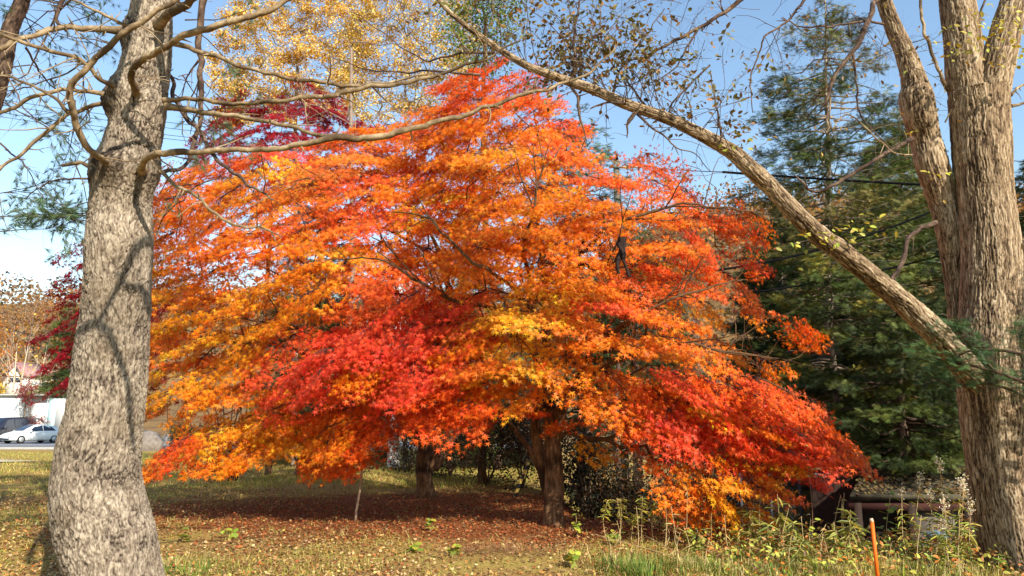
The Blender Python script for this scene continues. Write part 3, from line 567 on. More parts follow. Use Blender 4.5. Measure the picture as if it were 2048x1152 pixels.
tw_region(12, (1700, 60, 1880, 330), (7.9, 8.4), (.4, .8), lambda: (rnd.uniform(-1, .3), rnd.uniform(-.5, .5), rnd.uniform(-.7, .5)), tips, .004, 2)
tw_region(8, (1380, 240, 1560, 420), (7.3, 7.5), (.3, .6), lambda: (rnd.uniform(-1, .3), rnd.uniform(-.5, .5), rnd.uniform(-.7, .7)), tips, .004, 2)
tw_region(8, (700, 20, 980, 150), (7.1, 7.6), (.4, .8), lambda: (rnd.uniform(-1, .3), rnd.uniform(-.5, .5), rnd.uniform(-.5, .5)), tips, .004, 2)
mb.build('twigs', M['darklimb'], elm)
def tips_leaves(tl, frac, reps, tpl, sz, cols, spread=.05):
    tp = np.array([t[0] for t in tl]); td = np.array([t[1] for t in tl]); tp = np.repeat(tp, reps, 0); td = np.repeat(td, reps, 0); k = rng.random(len(tp)) < frac; tp, td = tp[k], td[k]; nn = len(tp)
    cc = np.array(cols)[rng.integers(0, len(cols), nn)]; mb = MB(); scatter(mb, tpl, tp+rv(nn, spread), rv(nn)+np.array((0, -.5, .6)), td+rv(nn, .6)+np.array((0, 0, -.5)), rng.uniform(*sz, nn), jit(cc, nn, .2)); return mb
lf = tips_leaves(leaftips, .5, 2, OVAL, (.045, .085), [lin(104, 100, 56), lin(128, 116, 60), lin(92, 84, 56), lin(140, 104, 56)])
lf2 = tips_leaves(tips, .06, 1, OVAL, (.04, .07), [lin(120, 96, 60), lin(150, 120, 50)]); lf.f += [f+lf.n for f in lf2.f]; lf.v += lf2.v; lf.c += lf2.c; lf.n += lf2.n
lf.build('leaves', M['leaf'], elm, smooth=False)
# yellow-green leaf clusters on the elm
mb = MB()
for px, py, d, n_, s_ in ((2000, 40, 7.6, 60, .22), (2030, 80, 7.5, 60, .2), (1950, 70, 7.6, 34, .2), (1930, 100, 7.6, 16, .12), (1690, 468, 7.3, 30, .15), (1730, 455, 7.3, 16, .14), (1640, 478, 7.35, 26, .12), (1478, 285, 7.2, 14, .08), (1688, 222, 7.8, 4, .03), (1880, 345, 8.0, 8, .08), (1820, 265, 8.0, 4, .03), (2040, 130, 7.7, 10, .08)):
    q = P(px, py, d)+rv(n_)*np.array((s_*1.3, s_, s_*.45)); scatter(mb, OVAL, q, rv(n_, .5)+np.array((0, -.5, .8)), rv(n_)+np.array((0, 0, -.6)), rng.uniform(.05, .09, n_), jit(lin(176, 168, 70), n_, .15, .1))
mb.build('young_leaves', M['leaf'], elm, smooth=False, label='fresh yellow-green leaf clusters')

# ------------------------------------------------------------------ maples
CY, CO, CR, CP, CC = (np.array(q) for q in ((.86, .40, .02), (.83, .215, .010), (.80, .115, .012), (.84, .078, .032), (.34, .012, .02)))
patch = [  # photo position, radius, colour
 (360, 700, 60, CY), (430, 735, 45, CY), (320, 745, 50, CY), (350, 620, 36, CY), (390, 770, 40, CO), (300, 660, 40, CO), (480, 760, 50, CO), (330, 600, 45, CR), (460, 850, 50, CY), (400, 880, 45, CY), (440, 910, 40, CO), (330, 925, 60, CR), (560, 890, 45, CY), (600, 860, 50, CO), (520, 900, 40, CO), (660, 860, 60, CO), (720, 890, 40, CR),
 (980, 770, 50, CY), (930, 745, 36, CO), (900, 780, 40, CP), (1040, 840, 36, CR), (1010, 640, 70, CY), (1070, 640, 60, CY), (1100, 680, 40, CY), (990, 340, 60, CY), (640, 370, 50, CY), (560, 560, 45, CY), (700, 500, 40, CY), (600, 650, 40, CY), (480, 680, 60, CY), (1450, 620, 50, CY), (1500, 660, 45, CO), (1480, 990, 60, CY), (1420, 1010, 45, CO), (1540, 900, 25, CY), (1160, 810, 60, CO), (1130, 400, 60, CO), (850, 330, 50, CO), (830, 460, 50, CO),
 (640, 740, 70, CP), (600, 760, 45, CP), (700, 680, 60, CP), (740, 600, 45, CP), (790, 690, 60, CP), (870, 620, 45, CP), (850, 720, 60, CP), (890, 700, 50, CP), (770, 780, 45, CP), (900, 820, 50, CR), (960, 840, 40, CR), (690, 400, 60, CP), (740, 380, 50, CP), (850, 385, 50, CR), (930, 400, 50, CR), (640, 430, 40, CP), (560, 330, 40, CP), (600, 350, 35, CP), (440, 310, 40, CR), (560, 520, 40, CR), (480, 540, 36, CR), (500, 420, 36, CO), (450, 380, 45, CY), (520, 470, 50, CO), (430, 560, 50, CO), (400, 650, 60, CY), (540, 620, 50, CO), (780, 460, 60, CO), (800, 380, 40, CO), (700, 560, 40, CO),
 (1240, 610, 50, CP), (1290, 585, 40, CP), (1430, 520, 60, CR), (1480, 520, 50, CP), (1530, 590, 40, CR), (1340, 560, 40, CR), (1200, 880, 55, CR), (1180, 920, 45, CP), (1240, 860, 40, CR), (1360, 850, 60, CP), (1430, 820, 50, CR), (1420, 890, 50, CP), (1340, 790, 60, CO), (1560, 810, 50, CR), (1590, 920, 50, CP), (1640, 930, 45, CP), (1690, 930, 50, CR), (1600, 870, 40, CR), (1540, 960, 30, CC), (1330, 980, 50, CO),
 (1380, 350, 50, CR), (1300, 350, 40, CR), (1200, 310, 50, CR), (1240, 340, 40, CR), (1500, 450, 60, CR), (1560, 470, 40, CR), (1000, 150, 80, CR), (930, 170, 50, CR), (1090, 230, 40, CR), (620, 250, 60, CC), (1640, 690, 40, CR), (1000, 500, 100, CO), (1200, 450, 120, CO), (1300, 700, 90, CO), (400, 470, 60, CO), (350, 520, 50, CR), (400, 410, 40, CR), (760, 260, 60, CO), (1000, 250, 70, CO), (1100, 310, 60, CO)]
PX = np.array([q[:2] for q in patch], float); PR = np.array([q[2] for q in patch], float); PC = np.array([q[3] for q in patch])
def leafcol(px, py):
    px += rnd.gauss(0, 24); py += rnd.gauss(0, 18)
    if rnd.random() < .10: return (CO, CO, CY, CR)[rnd.randrange(4)]
    d = (np.linalg.norm(PX-np.array((px, py)), axis=1)/PR); wgt = np.exp(-d*d*1.3)+1e-9; base = .05
    c = (PC*wgt[:, None]).sum(0)+CO*base; return c/(wgt.sum()+base)
polyL = [(300, 350), (345, 330), (430, 335), (500, 310), (560, 298), (640, 280), (700, 268), (760, 255), (830, 222), (900, 215), (960, 260), (980, 400), (980, 560), (950, 700), (900, 760), (800, 800), (770, 850), (755, 890), (690, 915), (600, 905), (520, 900), (440, 925), (300, 925), (340, 880), (280, 820), (285, 700), (280, 500)]
polyR = [(880, 230), (900, 195), (925, 175), (890, 150), (950, 160), (985, 128), (1010, 150), (1060, 165), (1095, 205), (1110, 245), (1150, 275), (1200, 305), (1230, 330), (1300, 330), (1335, 325), (1385, 345), (1360, 385), (1440, 415), (1500, 430), (1560, 464), (1470, 478), (1440, 492), (1520, 530), (1535, 565), (1490, 600), (1560, 625), (1620, 650), (1665, 692), (1600, 712), (1560, 760), (1590, 800), (1640, 830), (1690, 880), (1725, 930), (1650, 940), (1580, 940), (1540, 965), (1530, 1010), (1500, 1050), (1440, 1050), (1380, 1020), (1325, 1005), (1310, 980), (1390, 930), (1290, 900), (1210, 925), (1160, 930), (1120, 870), (1060, 810), (1040, 870), (1010, 885), (960, 860), (880, 850), (850, 820), (830, 720), (870, 600), (820, 480), (850, 330)]
def poisson(poly, d, tries=4000, ok=None, ky=1.35):
    xs = [p[0] for p in poly]; ys = [p[1] for p in poly]; out = []
    for _ in range(tries):
        x, y_ = rnd.uniform(min(xs), max(xs)), rnd.uniform(min(ys), max(ys))
        if not inpoly(x, y_, poly) or (ok and not ok(x, y_)): continue
        if all((x-a)**2+((y_-b)*ky)**2 > d*d for a, b in out): out.append((x, y_))
    return out
def pad(mbL, mbT, c, out, slope, a, b, col, nclu, per, leafs, droop=.25, thick=.028):
    out = nrm(np.array((out[0], out[1], 0.))); e1 = out*math.cos(slope)+np.array((0, 0, -math.sin(slope))); e2 = np.array((-out[1], out[0], 0)); nn = np.cross(e1, e2); nn = nn*np.sign(nn[2])
    th = rng.random(nclu)*2*math.pi; r = np.sqrt(rng.random(nclu)); ca, sa = r*np.cos(th), r*np.sin(th)
    q = c+ca[:, None]*a*e1+sa[:, None]*b*e2+nn*(rng.normal(size=(nclu, 1))*thick-droop*(r**2)[:, None]*a*.6)
    att = c-e1*a*.75
    for k in range(0, nclu, 3):
        mid = (att+q[k])/2+nn*.05+rng.normal(size=3)*.03; mbT.tube([att, mid, q[k]], [.006, .004, .002], 3)
    n_ = nclu*per; jj = rng.normal(size=(3, n_, 1)); qq = np.repeat(q, per, 0)+jj[0]*e1*.085+jj[1]*e2*.085+jj[2]*nn*.026; rad_ = nrm(qq-att+1e-6)
    nor = nn*.62+out*.38+np.array((0, -.18, 0))+rv(n_, .38); tip = rad_*.8+np.array((0, 0, -.6))+rv(n_, .4)
    mixr = rng.random((n_, 1)); cl = np.repeat(jit(col, nclu, .05, .08), per, 0)
    cl = np.where(mixr < .14, cl*np.array((1.06, 1.28, 1.2)), cl); cl = np.where((mixr > .86) & (mixr < .90), cl*np.array((.55, .55, 1.)), cl); cl = np.where(mixr > .93, cl*np.array((.9, .6, 1.)), cl)
    scatter(mbL, STAR, qq, nor, tip, rng.uniform(*leafs, n_), np.clip(jit(cl, n_, .12, .11), .004, .9)); return att
def maple(name, lab, stems, layers, seed_, rtip=.0065, leafs=(.044, .068), extra=()):
    stems = [[(a, r*.70) for a, r in st] for st in stems]
    base = stems[0][0][0]; t = thing('maple_tree', lab, 'maple tree', (base[0], base[1], float(H(base[0], base[1]))))
    mL, mT, tg = MB(), MB(), []; cen = np.array((base[0], base[1]))
    for poly, d, dep, R_, cc, dens, (a_, b_), ok, colf in layers:
        for x, y_ in poisson(poly, d, ok=ok, ky=1.5 if d < 70 else 1.35):
            epx = edged(x, y_, poly); e = min(epx/260, 1)
            if d >= 56 and d < 70 and float(vnoise(np.array([x/95, y_/62, seed_*1.7]), 3)) < (.25 if seed_ == 33 else .12) and epx > 40: continue
            Yd = cc-R_*math.sqrt(1-(1-e)**2)+rnd.uniform(-.35, .35)+dep; c = P(x, y_, Yd)
            o = np.array((c[0]-cen[0], c[1]-cen[1]-(0 if dep else 1.2))); o = o/max(np.linalg.norm(o), .3)+rng.normal(size=2)*.35
            s = rnd.uniform(.7, 1.2)*(min(1, (.45 if y_ > 500 and x > 1000 else .72)+epx/95) if 56 < d < 80 else 1 if d < 56 else min(1, .3+epx/110)); tg.append(pad(mL, mT, c, o, R(rnd.uniform(14, 54)), a_*s, b_*s, colf(x, y_), max(5, int(dens*1.35*s*s)), 11, leafs))
    ch = grow(stems, tg, rtip, .46, .35, .045); mB = MB()
    for p_, r_ in ch: mB.tube(p_, np.minimum(r_, .11), 7, (.42,)*3)
    for l in extra:
        e_ = spline([P(*q[:3]) for q in l], 6); e_ = e_+(np.stack([fbm(e_*4+k_*9, 2, 5+k_) for k_ in range(3)], 1)-.5)*.12; rr_ = np.linspace(.042, .008, len(e_)); mB.tube(e_, rr_, 7, (.4,)*3)
        for q in range(7): i_ = rnd.randint(4, len(e_)-2); twigs(mB, e_[i_], nrm(e_[i_+1]-e_[i_])+rv(1)[0]*.5+np.array((0, 0, .25)), rnd.uniform(.5, 1.1), rr_[i_]*.6, 1, [], .12, .5, (1, 3), .02, (.4,)*3)
    tr = MB()
    for st in stems: bark_tube(tr, spline([(*a, r) for a, r in st], 6)[:, :3], spline([(*a, r) for a, r in st], 6)[:, 3], 48, .03, 'smooth', seed_+len(st), .16)
    tr.build('trunk', M['mbark'], t); mB.build('branches', M['mbark'], t); mT.build('twigs', M['mtwig'], t); mL.build('crown', M['maple'], t, smooth=False)
    return t
lowL = [(300, 930), (330, 905), (400, 870), (470, 840), (560, 830), (660, 820), (750, 850), (755, 885), (730, 905), (650, 920), (560, 905), (470, 935), (430, 930), (380, 925)]
botR = [(1300, 880), (1300, 800), (1380, 760), (1500, 770), (1600, 800), (1660, 860), (1725, 925), (1660, 945), (1600, 950), (1500, 920), (1400, 905)]
midP = [(570, 765), (640, 705), (720, 655), (780, 600), (880, 590), (930, 640), (950, 720), (960, 800), (900, 850), (830, 830), (790, 800), (700, 775), (620, 795)]
topR = [(800, 300), (840, 235), (900, 210), (905, 165), (950, 168), (985, 135), (1020, 160), (1075, 180), (1100, 225), (1130, 270), (1190, 315), (1100, 340), (950, 340)]
topL = [(320, 420), (330, 360), (430, 330), (560, 300), (700, 268), (830, 250), (860, 330), (700, 380), (500, 400)]
holes = [(1000, 575, 50), (900, 500, 34), (1130, 560, 40), (1060, 430, 26), (1270, 440, 34), (1250, 650, 36), (1300, 705, 36), (620, 640, 30), (540, 770, 44), (605, 705, 44), (1000, 545, 44), (850, 570, 44), (520, 480, 30), (700, 340, 26), (1190, 500, 36), (1090, 740, 40), (1250, 560, 26), (1400, 600, 24), (700, 560, 30), (420, 590, 26), (1180, 620, 22), (1350, 760, 40), (560, 480, 18), (640, 560, 18), (880, 430, 16), (770, 300, 20), (1240, 515, 30), (1340, 520, 22), (1385, 660, 26), (1330, 735, 34), (560, 800, 34), (500, 830, 24), (930, 850, 26), (340, 830, 34), (1480, 860, 0), (1120, 720, 24), (820, 820, 26)]
def nh(x, y_): return all((x-a)**2+(y_-b)**2 > r*r for a, b, r in holes)
inner = lambda x, y_: y_ < 770
def dcol(x, y_): c = leafcol(x, y_); return .55*c+.45*CO
gL = G(850, 992); gR = G(1108, 1052)
stL = [[(gL+np.array((0, 0, -.1)), .40), (gL+np.array((-.02, 0, .25)), .27), (P(845, 925, 16.2), .23), (P(848, 880, 16.1), .2), (P(830, 850, 15.8), .17), (P(790, 800, 15.3), .14), (P(748, 740, 14.8), .11), (P(715, 660, 14.4), .08)],
       [(P(848, 960, 16.4), .17), (P(872, 900, 16.4), .2), (P(885, 850, 16.5), .17), (P(880, 770, 16.5), .14), (P(900, 650, 16.4), .11), (P(890, 540, 16.3), .08), (P(850, 440, 16), .05)],
       [(P(870, 940, 16.7), .12), (P(905, 870, 17), .16), (P(950, 760, 17.2), .13), (P(990, 620, 17), .09), (P(960, 480, 16.6), .05)],
       [(P(845, 890, 16), .1), (P(800, 830, 15.8), .1), (P(730, 775, 15.3), .09), (P(640, 720, 15), .07), (P(560, 690, 14.8), .05)]]
maple('maple_tree', 'orange and yellow maple behind the pine trunk, with a thick forked base', stL,
      [(polyL, 64, 0, 3.6, 14.8, 36, (.66, .72), nh, leafcol), (topL, 55, 0, .8, 14.2, 26, (.62, .7), None, leafcol), (lowL, 46, 0, .8, 11.9, 26, (.42, .5), None, leafcol), (polyL, 78, 0, 2.0, 15.0, 26, (.75, .6), lambda x, y_: inner(x, y_) and nh(x, y_), dcol), (polyL, 80, 2.6, 0, 14.8, 24, (.95, .75), inner, dcol)], 31, leafs=(.050, .078), extra=[
  [(748, 740, 14.8), (680, 700, 13.4), (600, 660, 12.2), (520, 640, 11.6), (430, 640, 11.5)], [(890, 540, 16.3), (800, 470, 14.5), (700, 440, 12.6), (600, 440, 11.6), (480, 470, 11.3)], [(790, 800, 15.3), (700, 790, 13.6), (620, 800, 12.2), (540, 820, 11.4)], [(850, 440, 16), (780, 380, 14), (680, 350, 12.4), (560, 370, 11.6)]])
stR = [[(gR+np.array((0, 0, -.1)), .30), (gR+np.array((0, 0, .2)), .235), (P(1108, 960, 11.7), .215), (P(1106, 900, 11.7), .2), (P(1100, 830, 11.8), .16), (P(1095, 750, 11.9), .12), (P(1090, 640, 12.1), .09), (P(1090, 560, 12.3), .07), (P(1075, 450, 12.3), .045)],
       [(P(1100, 1000, 11.9), .14), (P(1082, 920, 12), .13), (P(1072, 850, 12), .12), (P(1080, 780, 12.2), .1), (P(1060, 680, 12.6), .08), (P(985, 570, 12.9), .06), (P(905, 490, 13), .04)],
       [(P(1112, 880, 11.7), .12), (P(1135, 790, 11.5), .1), (P(1180, 700, 11.4), .08), (P(1130, 530, 11.6), .06), (P(1230, 450, 11.7), .045), (P(1390, 420, 11.9), .025)],
       [(P(1085, 950, 12.1), .08), (P(1060, 900, 12.3), .07), (P(1030, 860, 12.5), .05), (P(980, 800, 12.6), .03)],
       [(P(1110, 830, 11.6), .1), (P(1170, 760, 11), .07), (P(1290, 700, 10.6), .05), (P(1430, 690, 10.4), .03)]]
lowR = [(1310, 930), (1480, 930), (1560, 960), (1530, 1020), (1500, 1055), (1430, 1050), (1340, 1010)]
maple('maple_tree', 'widest orange-red maple filling the middle, standing on a straight trunk', stR,
      [(polyR, 62, 0, 2.7, 12.3, 32, (.54, .62), nh, leafcol), (polyR, 76, 0, 1.2, 12.6, 24, (.62, .5), lambda x, y_: inner(x, y_) and nh(x, y_), dcol), (polyR, 100, 2.2, 0, 12.3, 20, (.8, .6), inner, dcol), (lowR, 52, -1.0, .6, 11.2, 15, (.30, .34), None, lambda x, y_: .75*leafcol(x, y_)+.25*CO), (botR, 48, -.6, .6, 10.8, 22, (.4, .5), None, leafcol), (midP, 46, 0, .7, 10.7, 26, (.42, .52), None, leafcol), (topR, 50, 0, .8, 11.9, 22, (.46, .52), None, leafcol)], 33, extra=[
  [(1090, 660, 12.1), (1060, 615, 11), (1030, 585, 10.2), (985, 545, 9.7), (930, 512, 9.5), (890, 470, 9.5), (850, 430, 9.5), (790, 425, 9.6)],
  [(1100, 620, 12), (1130, 560, 11), (1170, 500, 10.3), (1220, 455, 10), (1300, 425, 9.9), (1380, 410, 10), (1470, 420, 10.3), (1530, 430, 10.8)],
  [(1090, 600, 12.2), (1055, 540, 11), (1050, 480, 10.2), (1070, 420, 9.8), (1085, 350, 9.9), (1120, 290, 10.4)],
  [(1100, 740, 11.8), (1180, 690, 10.6), (1260, 640, 9.9), (1340, 600, 9.8), (1430, 570, 10), (1500, 560, 10.5)],
  [(1110, 800, 11.6), (1200, 740, 10.4), (1290, 700, 9.8), (1380, 690, 9.7), (1480, 710, 9.9), (1560, 720, 10.3)],
  [(1080, 640, 12.2), (1000, 620, 11.2), (900, 600, 10.5), (830, 560, 10.3), (760, 520, 10.3), (660, 515, 10.6)],
  [(1100, 560, 12.2), (1150, 530, 11), (1215, 540, 10.2), (1260, 500, 10.0), (1330, 470, 10)]])
polyC = [(130, 800), (115, 770), (130, 730), (100, 690), (120, 610), (160, 560), (125, 510), (200, 480), (300, 420), (360, 320), (430, 200), (480, 230), (560, 185), (600, 200), (640, 170), (690, 210), (750, 240), (760, 400), (700, 800), (400, 840), (200, 800), (150, 760)]
gC = G(536, 950); stC = [[(gC+np.array((0, 0, -.1)), .2), (gC+np.array((0, 0, .3)), .15), (P(534, 850, gC[1]), .14), (P(536, 760, gC[1]), .12), (P(530, 640, gC[1]), .1), (P(540, 480, gC[1]), .08), (P(550, 350, gC[1]), .05)], [(P(534, 800, gC[1]), .08), (P(440, 720, gC[1]), .06), (P(300, 680, gC[1]), .04)]]
maple('maple_tree', 'dark crimson maple furthest back, showing at the top left and left of the pine', stC,
      [(polyC, 42, -.5, 1.5, gC[1], 24, (.9, .7), lambda x, y_: x < 330 or y_ < 300, lambda x, y_: CC*rnd.uniform(.8, 1.1)), (polyC, 78, 0, 1.0, gC[1], 16, (1.2, .9), lambda x, y_: x > 280 and y_ < 720 and y_ > 280, lambda x, y_: .5*CR+.5*CO)], 35, leafs=(.075, .105))

# ------------------------------------------------------------------ conifers
def conifer(label, px, D, levels, ytop, ybot=1000, cols=None, dens=1., ssz=(.16, .26), per=7, gap=.15, tr=.17, lean=0, z0=None, droop=.12, cat='fir tree', name='fir_tree', grp=None, tmat=None, tier=.28):
    bx = P(px, 900, D)[0]; zb = float(H(bx, D)) if z0 is None else z0; top = P(px+lean, ytop, D); H_ = top[2]-zb
    t = thing(name, label, cat, (bx, D, zb), grp); mT, mN, mB = MB(), MB(), MB()
    axp = lambda z: np.array((bx+(top[0]-bx)*(z-zb)/H_, D, z))
    zs = np.linspace(zb-.2, top[2], 14); p = np.array([axp(z) for z in zs]); p[1:-1, :2] += rng.normal(size=(12, 2))*.03
    bark_tube(mT, p, np.linspace(tr, .015, 14), 20, .06, 'smooth', int(px), .05); mT.build('trunk', tmat or M['fir'], t)
    lv = np.array(levels, float); C_ = np.array(cols); Q, Nn, Tt, Cc = [], [], [], []
    y_ = ytop+8
    while y_ < ybot:
        z = P(px, y_, D)[2]
        if z < zb+.4: break
        base = axp(z); l = (px-np.interp(y_, lv[:, 0], lv[:, 1]))/F*D; r = (np.interp(y_, lv[:, 0], lv[:, 2])-px)/F*D
        for k in range(per):
            if rnd.random() < gap: continue
            a = rnd.uniform(0, 2*math.pi); ca = math.cos(a); L = (r if ca > 0 else l)*rnd.uniform(.7, 1.05); L = max(L, .25)
            if abs(ca) < .5: L = max(L, (l+r)/2*.8)
            d = np.array((ca, math.sin(a), -droop*rnd.uniform(.2, 1.6))); m_ = 6; u = np.linspace(0, 1, m_)[:, None]
            br = base+np.array((0, 0, rnd.uniform(-.2, .2)))+d*L*u+np.array((0, 0, .18))*L*u**2.5*.6; br[1:] += rng.normal(size=(m_-1, 3))*.03*L
            mB.tube(br, np.linspace(.012+.010*L, .005, m_), 5, (.4,)*3)
            n_ = int(40*L*dens*L**.5); ncl = max(3, int(L*5)); ti = np.sqrt(rng.random(ncl))*.85+.18; si = rng.normal(size=ncl)*.26*L*(1-.55*ti); ci_ = rng.integers(0, ncl, n_); tt = ti[ci_]; side = si[ci_]
            bp = np.stack([np.interp(tt, u[:, 0], br[:, c]) for c in range(3)], 1); sd = nrm(np.array((-d[1], d[0], 0)))
            q = bp+side[:, None]*sd+rv(n_, 1)*np.array((.11, .11, .06))*min(1.3, .5+L*.3)*ssz[1]/.25-np.array((0, 0, 1))*np.abs(side)[:, None]*.1; pc = C_[rnd.randrange(len(C_))]
            Q.append(q); Nn.append(np.array((0, -.2, .8))+rv(n_, .5)); Tt.append(nrm(d)*1.0+sd*np.sign(side)[:, None]*.7+rv(n_, .25)); Cc.append(jit(pc, n_, .22, .07))
        y_ += rnd.uniform(.75, 1.25)*F/D*tier
    mB.build('branches', tmat or M['fir'], t); Q = np.vstack(Q); mN.n = 0
    scatter(mN, SPRAY, Q, np.vstack(Nn), np.vstack(Tt), rng.uniform(*ssz, len(Q)), np.vstack(Cc)); mN.build('crown', M['needle'], t, smooth=False); return t
GD, GM, GY = lin(54, 64, 30), lin(78, 88, 38), lin(136, 128, 54)
conifer('tall open fir with a pale trunk and tiered branches against the sky', 1650, 22, [(0, 1630, 1672), (20, 1625, 1690), (60, 1590, 1740), (80, 1545, 1720), (130, 1495, 1780), (165, 1520, 1760), (215, 1510, 1820), (245, 1480, 1800), (300, 1500, 1830), (350, 1470, 1850), (380, 1405, 1850), (430, 1480, 1860), (500, 1500, 1880), (700, 1480, 1860)], -10, 640, [GM, GD, GM, lin(112, 116, 56), lin(120, 112, 60)], 1.15, (.15, .25), 9, .25, .2, tier=.42)
conifer('yellow-green fir filling the gap between the leaning limb and the elm stems', 1800, 26, [(230, 1780, 1830), (300, 1730, 1870), (400, 1680, 1920), (600, 1620, 1960), (900, 1560, 1980)], 215, 800, [GM, GY, GY, GM], 1.2, (.18, .30), 8, .12, .2)
conifer('dark fir behind the right tips of the maple', 1560, 27, [(400, 1550, 1570), (480, 1500, 1640), (600, 1450, 1700), (900, 1400, 1740)], 395, 960, [GD, GD, GM], 1.1, (.18, .3), 9, .1, .2)
conifer('bushy fir with green and yellow tips right of the maple', 1660, 17, [(500, 1640, 1690), (560, 1570, 1760), (700, 1540, 1800), (950, 1520, 1800)], 495, 1050, [GM, GD, GY], 1.3, (.15, .24), 11, .08, .14)
conifer('dark fir with a black trunk between the maple and the elm', 1790, 14.5, [(560, 1780, 1800), (620, 1700, 1880), (760, 1640, 1930), (900, 1600, 1960)], 555, 930, [GD, GD, lin(84, 92, 40)], 1.5, (.13, .21), 12, .1, .17, tmat=M['darklimb'])
conifer('green fir seen close behind the elm trunk', 1925, 16, [(400, 1910, 1940), (520, 1840, 2000), (700, 1790, 2060), (950, 1760, 2080)], 395, 930, [GD, GM, GD], 1.1, (.13, .22), 9, .1, .16)
conifer('broad dark fir low behind the shed roof', 1700, 23, [(560, 1690, 1710), (650, 1600, 1800), (900, 1540, 1880)], 555, 1050, [GD, GD, GM], 1.4, (.2, .3), 12, .05, .2)
conifer('dark fir left of the elm foot, beyond the shed', 1900, 19, [(600, 1890, 1910), (700, 1800, 1990), (950, 1760, 2040)], 590, 1050, [GD, GD], 1.4, (.18, .28), 12, .05, .2)
conifer('dark fir at the right edge beyond the elm', 2110, 21, [(240, 2100, 2120), (340, 2020, 2180), (500, 1990, 2240), (900, 1940, 2300)], 235, 900, [GD, GM], 1.0, (.16, .26), 9, .1, .18)
conifer('small spruce left of the pine trunk by the parking area', 142, 50, [(605, 138, 146), (650, 118, 165), (700, 104, 185), (735, 112, 190), (760, 96, 180), (800, 84, 190)], 600, 786, [GD, GM], .55, (.3, .5), 9, .1, .16, z0=.0)
conifer('fir showing dark green through the upper gaps of the orange maple', 1160, 27, [(215, 1150, 1170), (250, 1120, 1200), (300, 1070, 1250), (700, 950, 1380)], 208, 840, [GM, lin(96, 118, 84)], .7, (.18, .28), 7, .2, .18)
conifer('dark fir behind the left maple', 640, 30, [(330, 630, 650), (500, 560, 720), (900, 470, 820)], 330, 900, [GD, GM], .7, (.22, .34), 8, .15, .2)
conifer('dark fir behind the middle of the two maples', 930, 26, [(420, 920, 940), (600, 850, 1010), (920, 780, 1090)], 410, 915, [GD, GD, GM], .8, (.2, .3), 8, .15, .2)
conifer('dark fir behind the right maple trunk', 1270, 24, [(430, 1260, 1280), (600, 1180, 1350), (920, 1120, 1440)], 420, 915, [GD, GD, GM], .8, (.18, .28), 8, .15, .2)
# low yew in front of the elm trunk
yw = thing('yew_tree', 'low dark yew whose branches reach across the elm trunk from the right', 'yew', (P(2190, 1100, 7.4)[0], 7.4, 0))
mT, mB, mN = MB(), MB(), MB(); b0 = np.array(yw.location)
stm = spline([b0-np.array((0, 0, .1)), b0+np.array((.03, 0, .8)), b0+np.array((-.05, .1, 1.7)), b0+np.array((.05, .1, 3.0)), b0+np.array((.0, .1, 4.2))], 6); bark_tube(mT, stm, np.linspace(.09, .02, len(stm)), 20, .04, 'smooth', 3, .1); mT.build('trunk', M['darklimb'], yw)
Q, Tt = [], []
for l in [[(2190, 840, 7.4), (2060, 770, 7.3), (1960, 735, 7.4), (1880, 720, 7.5), (1845, 690, 7.5)], [(2190, 800, 7.4), (2070, 720, 7.3), (1990, 700, 7.4), (1930, 705, 7.4), (1890, 740, 7.5)], [(2190, 760, 7.4), (2080, 680, 7.3), (2040, 650, 7.3)], [(2190, 880, 7.4), (2080, 810, 7.5), (1990, 770, 7.6), (1900, 770, 7.7), (1850, 745, 7.8)], [(2190, 850, 7.4), (2090, 760, 7.4), (2030, 760, 7.5), (1970, 745, 7.6)], [(1990, 742, 7.4), (1930, 680, 7.4), (1912, 640, 7.4)], [(2190, 700, 7.4), (2150, 600, 7.6), (2130, 500, 7.8)], [(2190, 820, 7.4), (2250, 700, 7.2), (2300, 650, 7.1)]]:
    b_ = spline([P(*q) for q in l], 5); mB.tube(b_, np.linspace(.02, .006, len(b_)), 6, (.4,)*3)
    n_ = 260; u = rng.random(n_)**.7*(len(b_)-1.01); i = u.astype(int); q = b_[i]+(b_[i+1]-b_[i])*(u-i)[:, None]; t_ = nrm(b_[-1]-b_[0]); q = q+rv(n_)*np.array((.09, .1, .045)); Q.append(q); Tt.append(t_+rv(n_, .55))
Q = np.vstack(Q); Tt = np.vstack(Tt); nq = len(Q); scatter(mN, SPRAY, Q, np.array((0, -.3, 1.))+rv(nq, .4), Tt, rng.uniform(.07, .12, nq), jit(lin(66, 88, 48), nq, .25)); mB.build('branches', M['darklimb'], yw); mN.build('crown', M['needle'], yw, smooth=False)

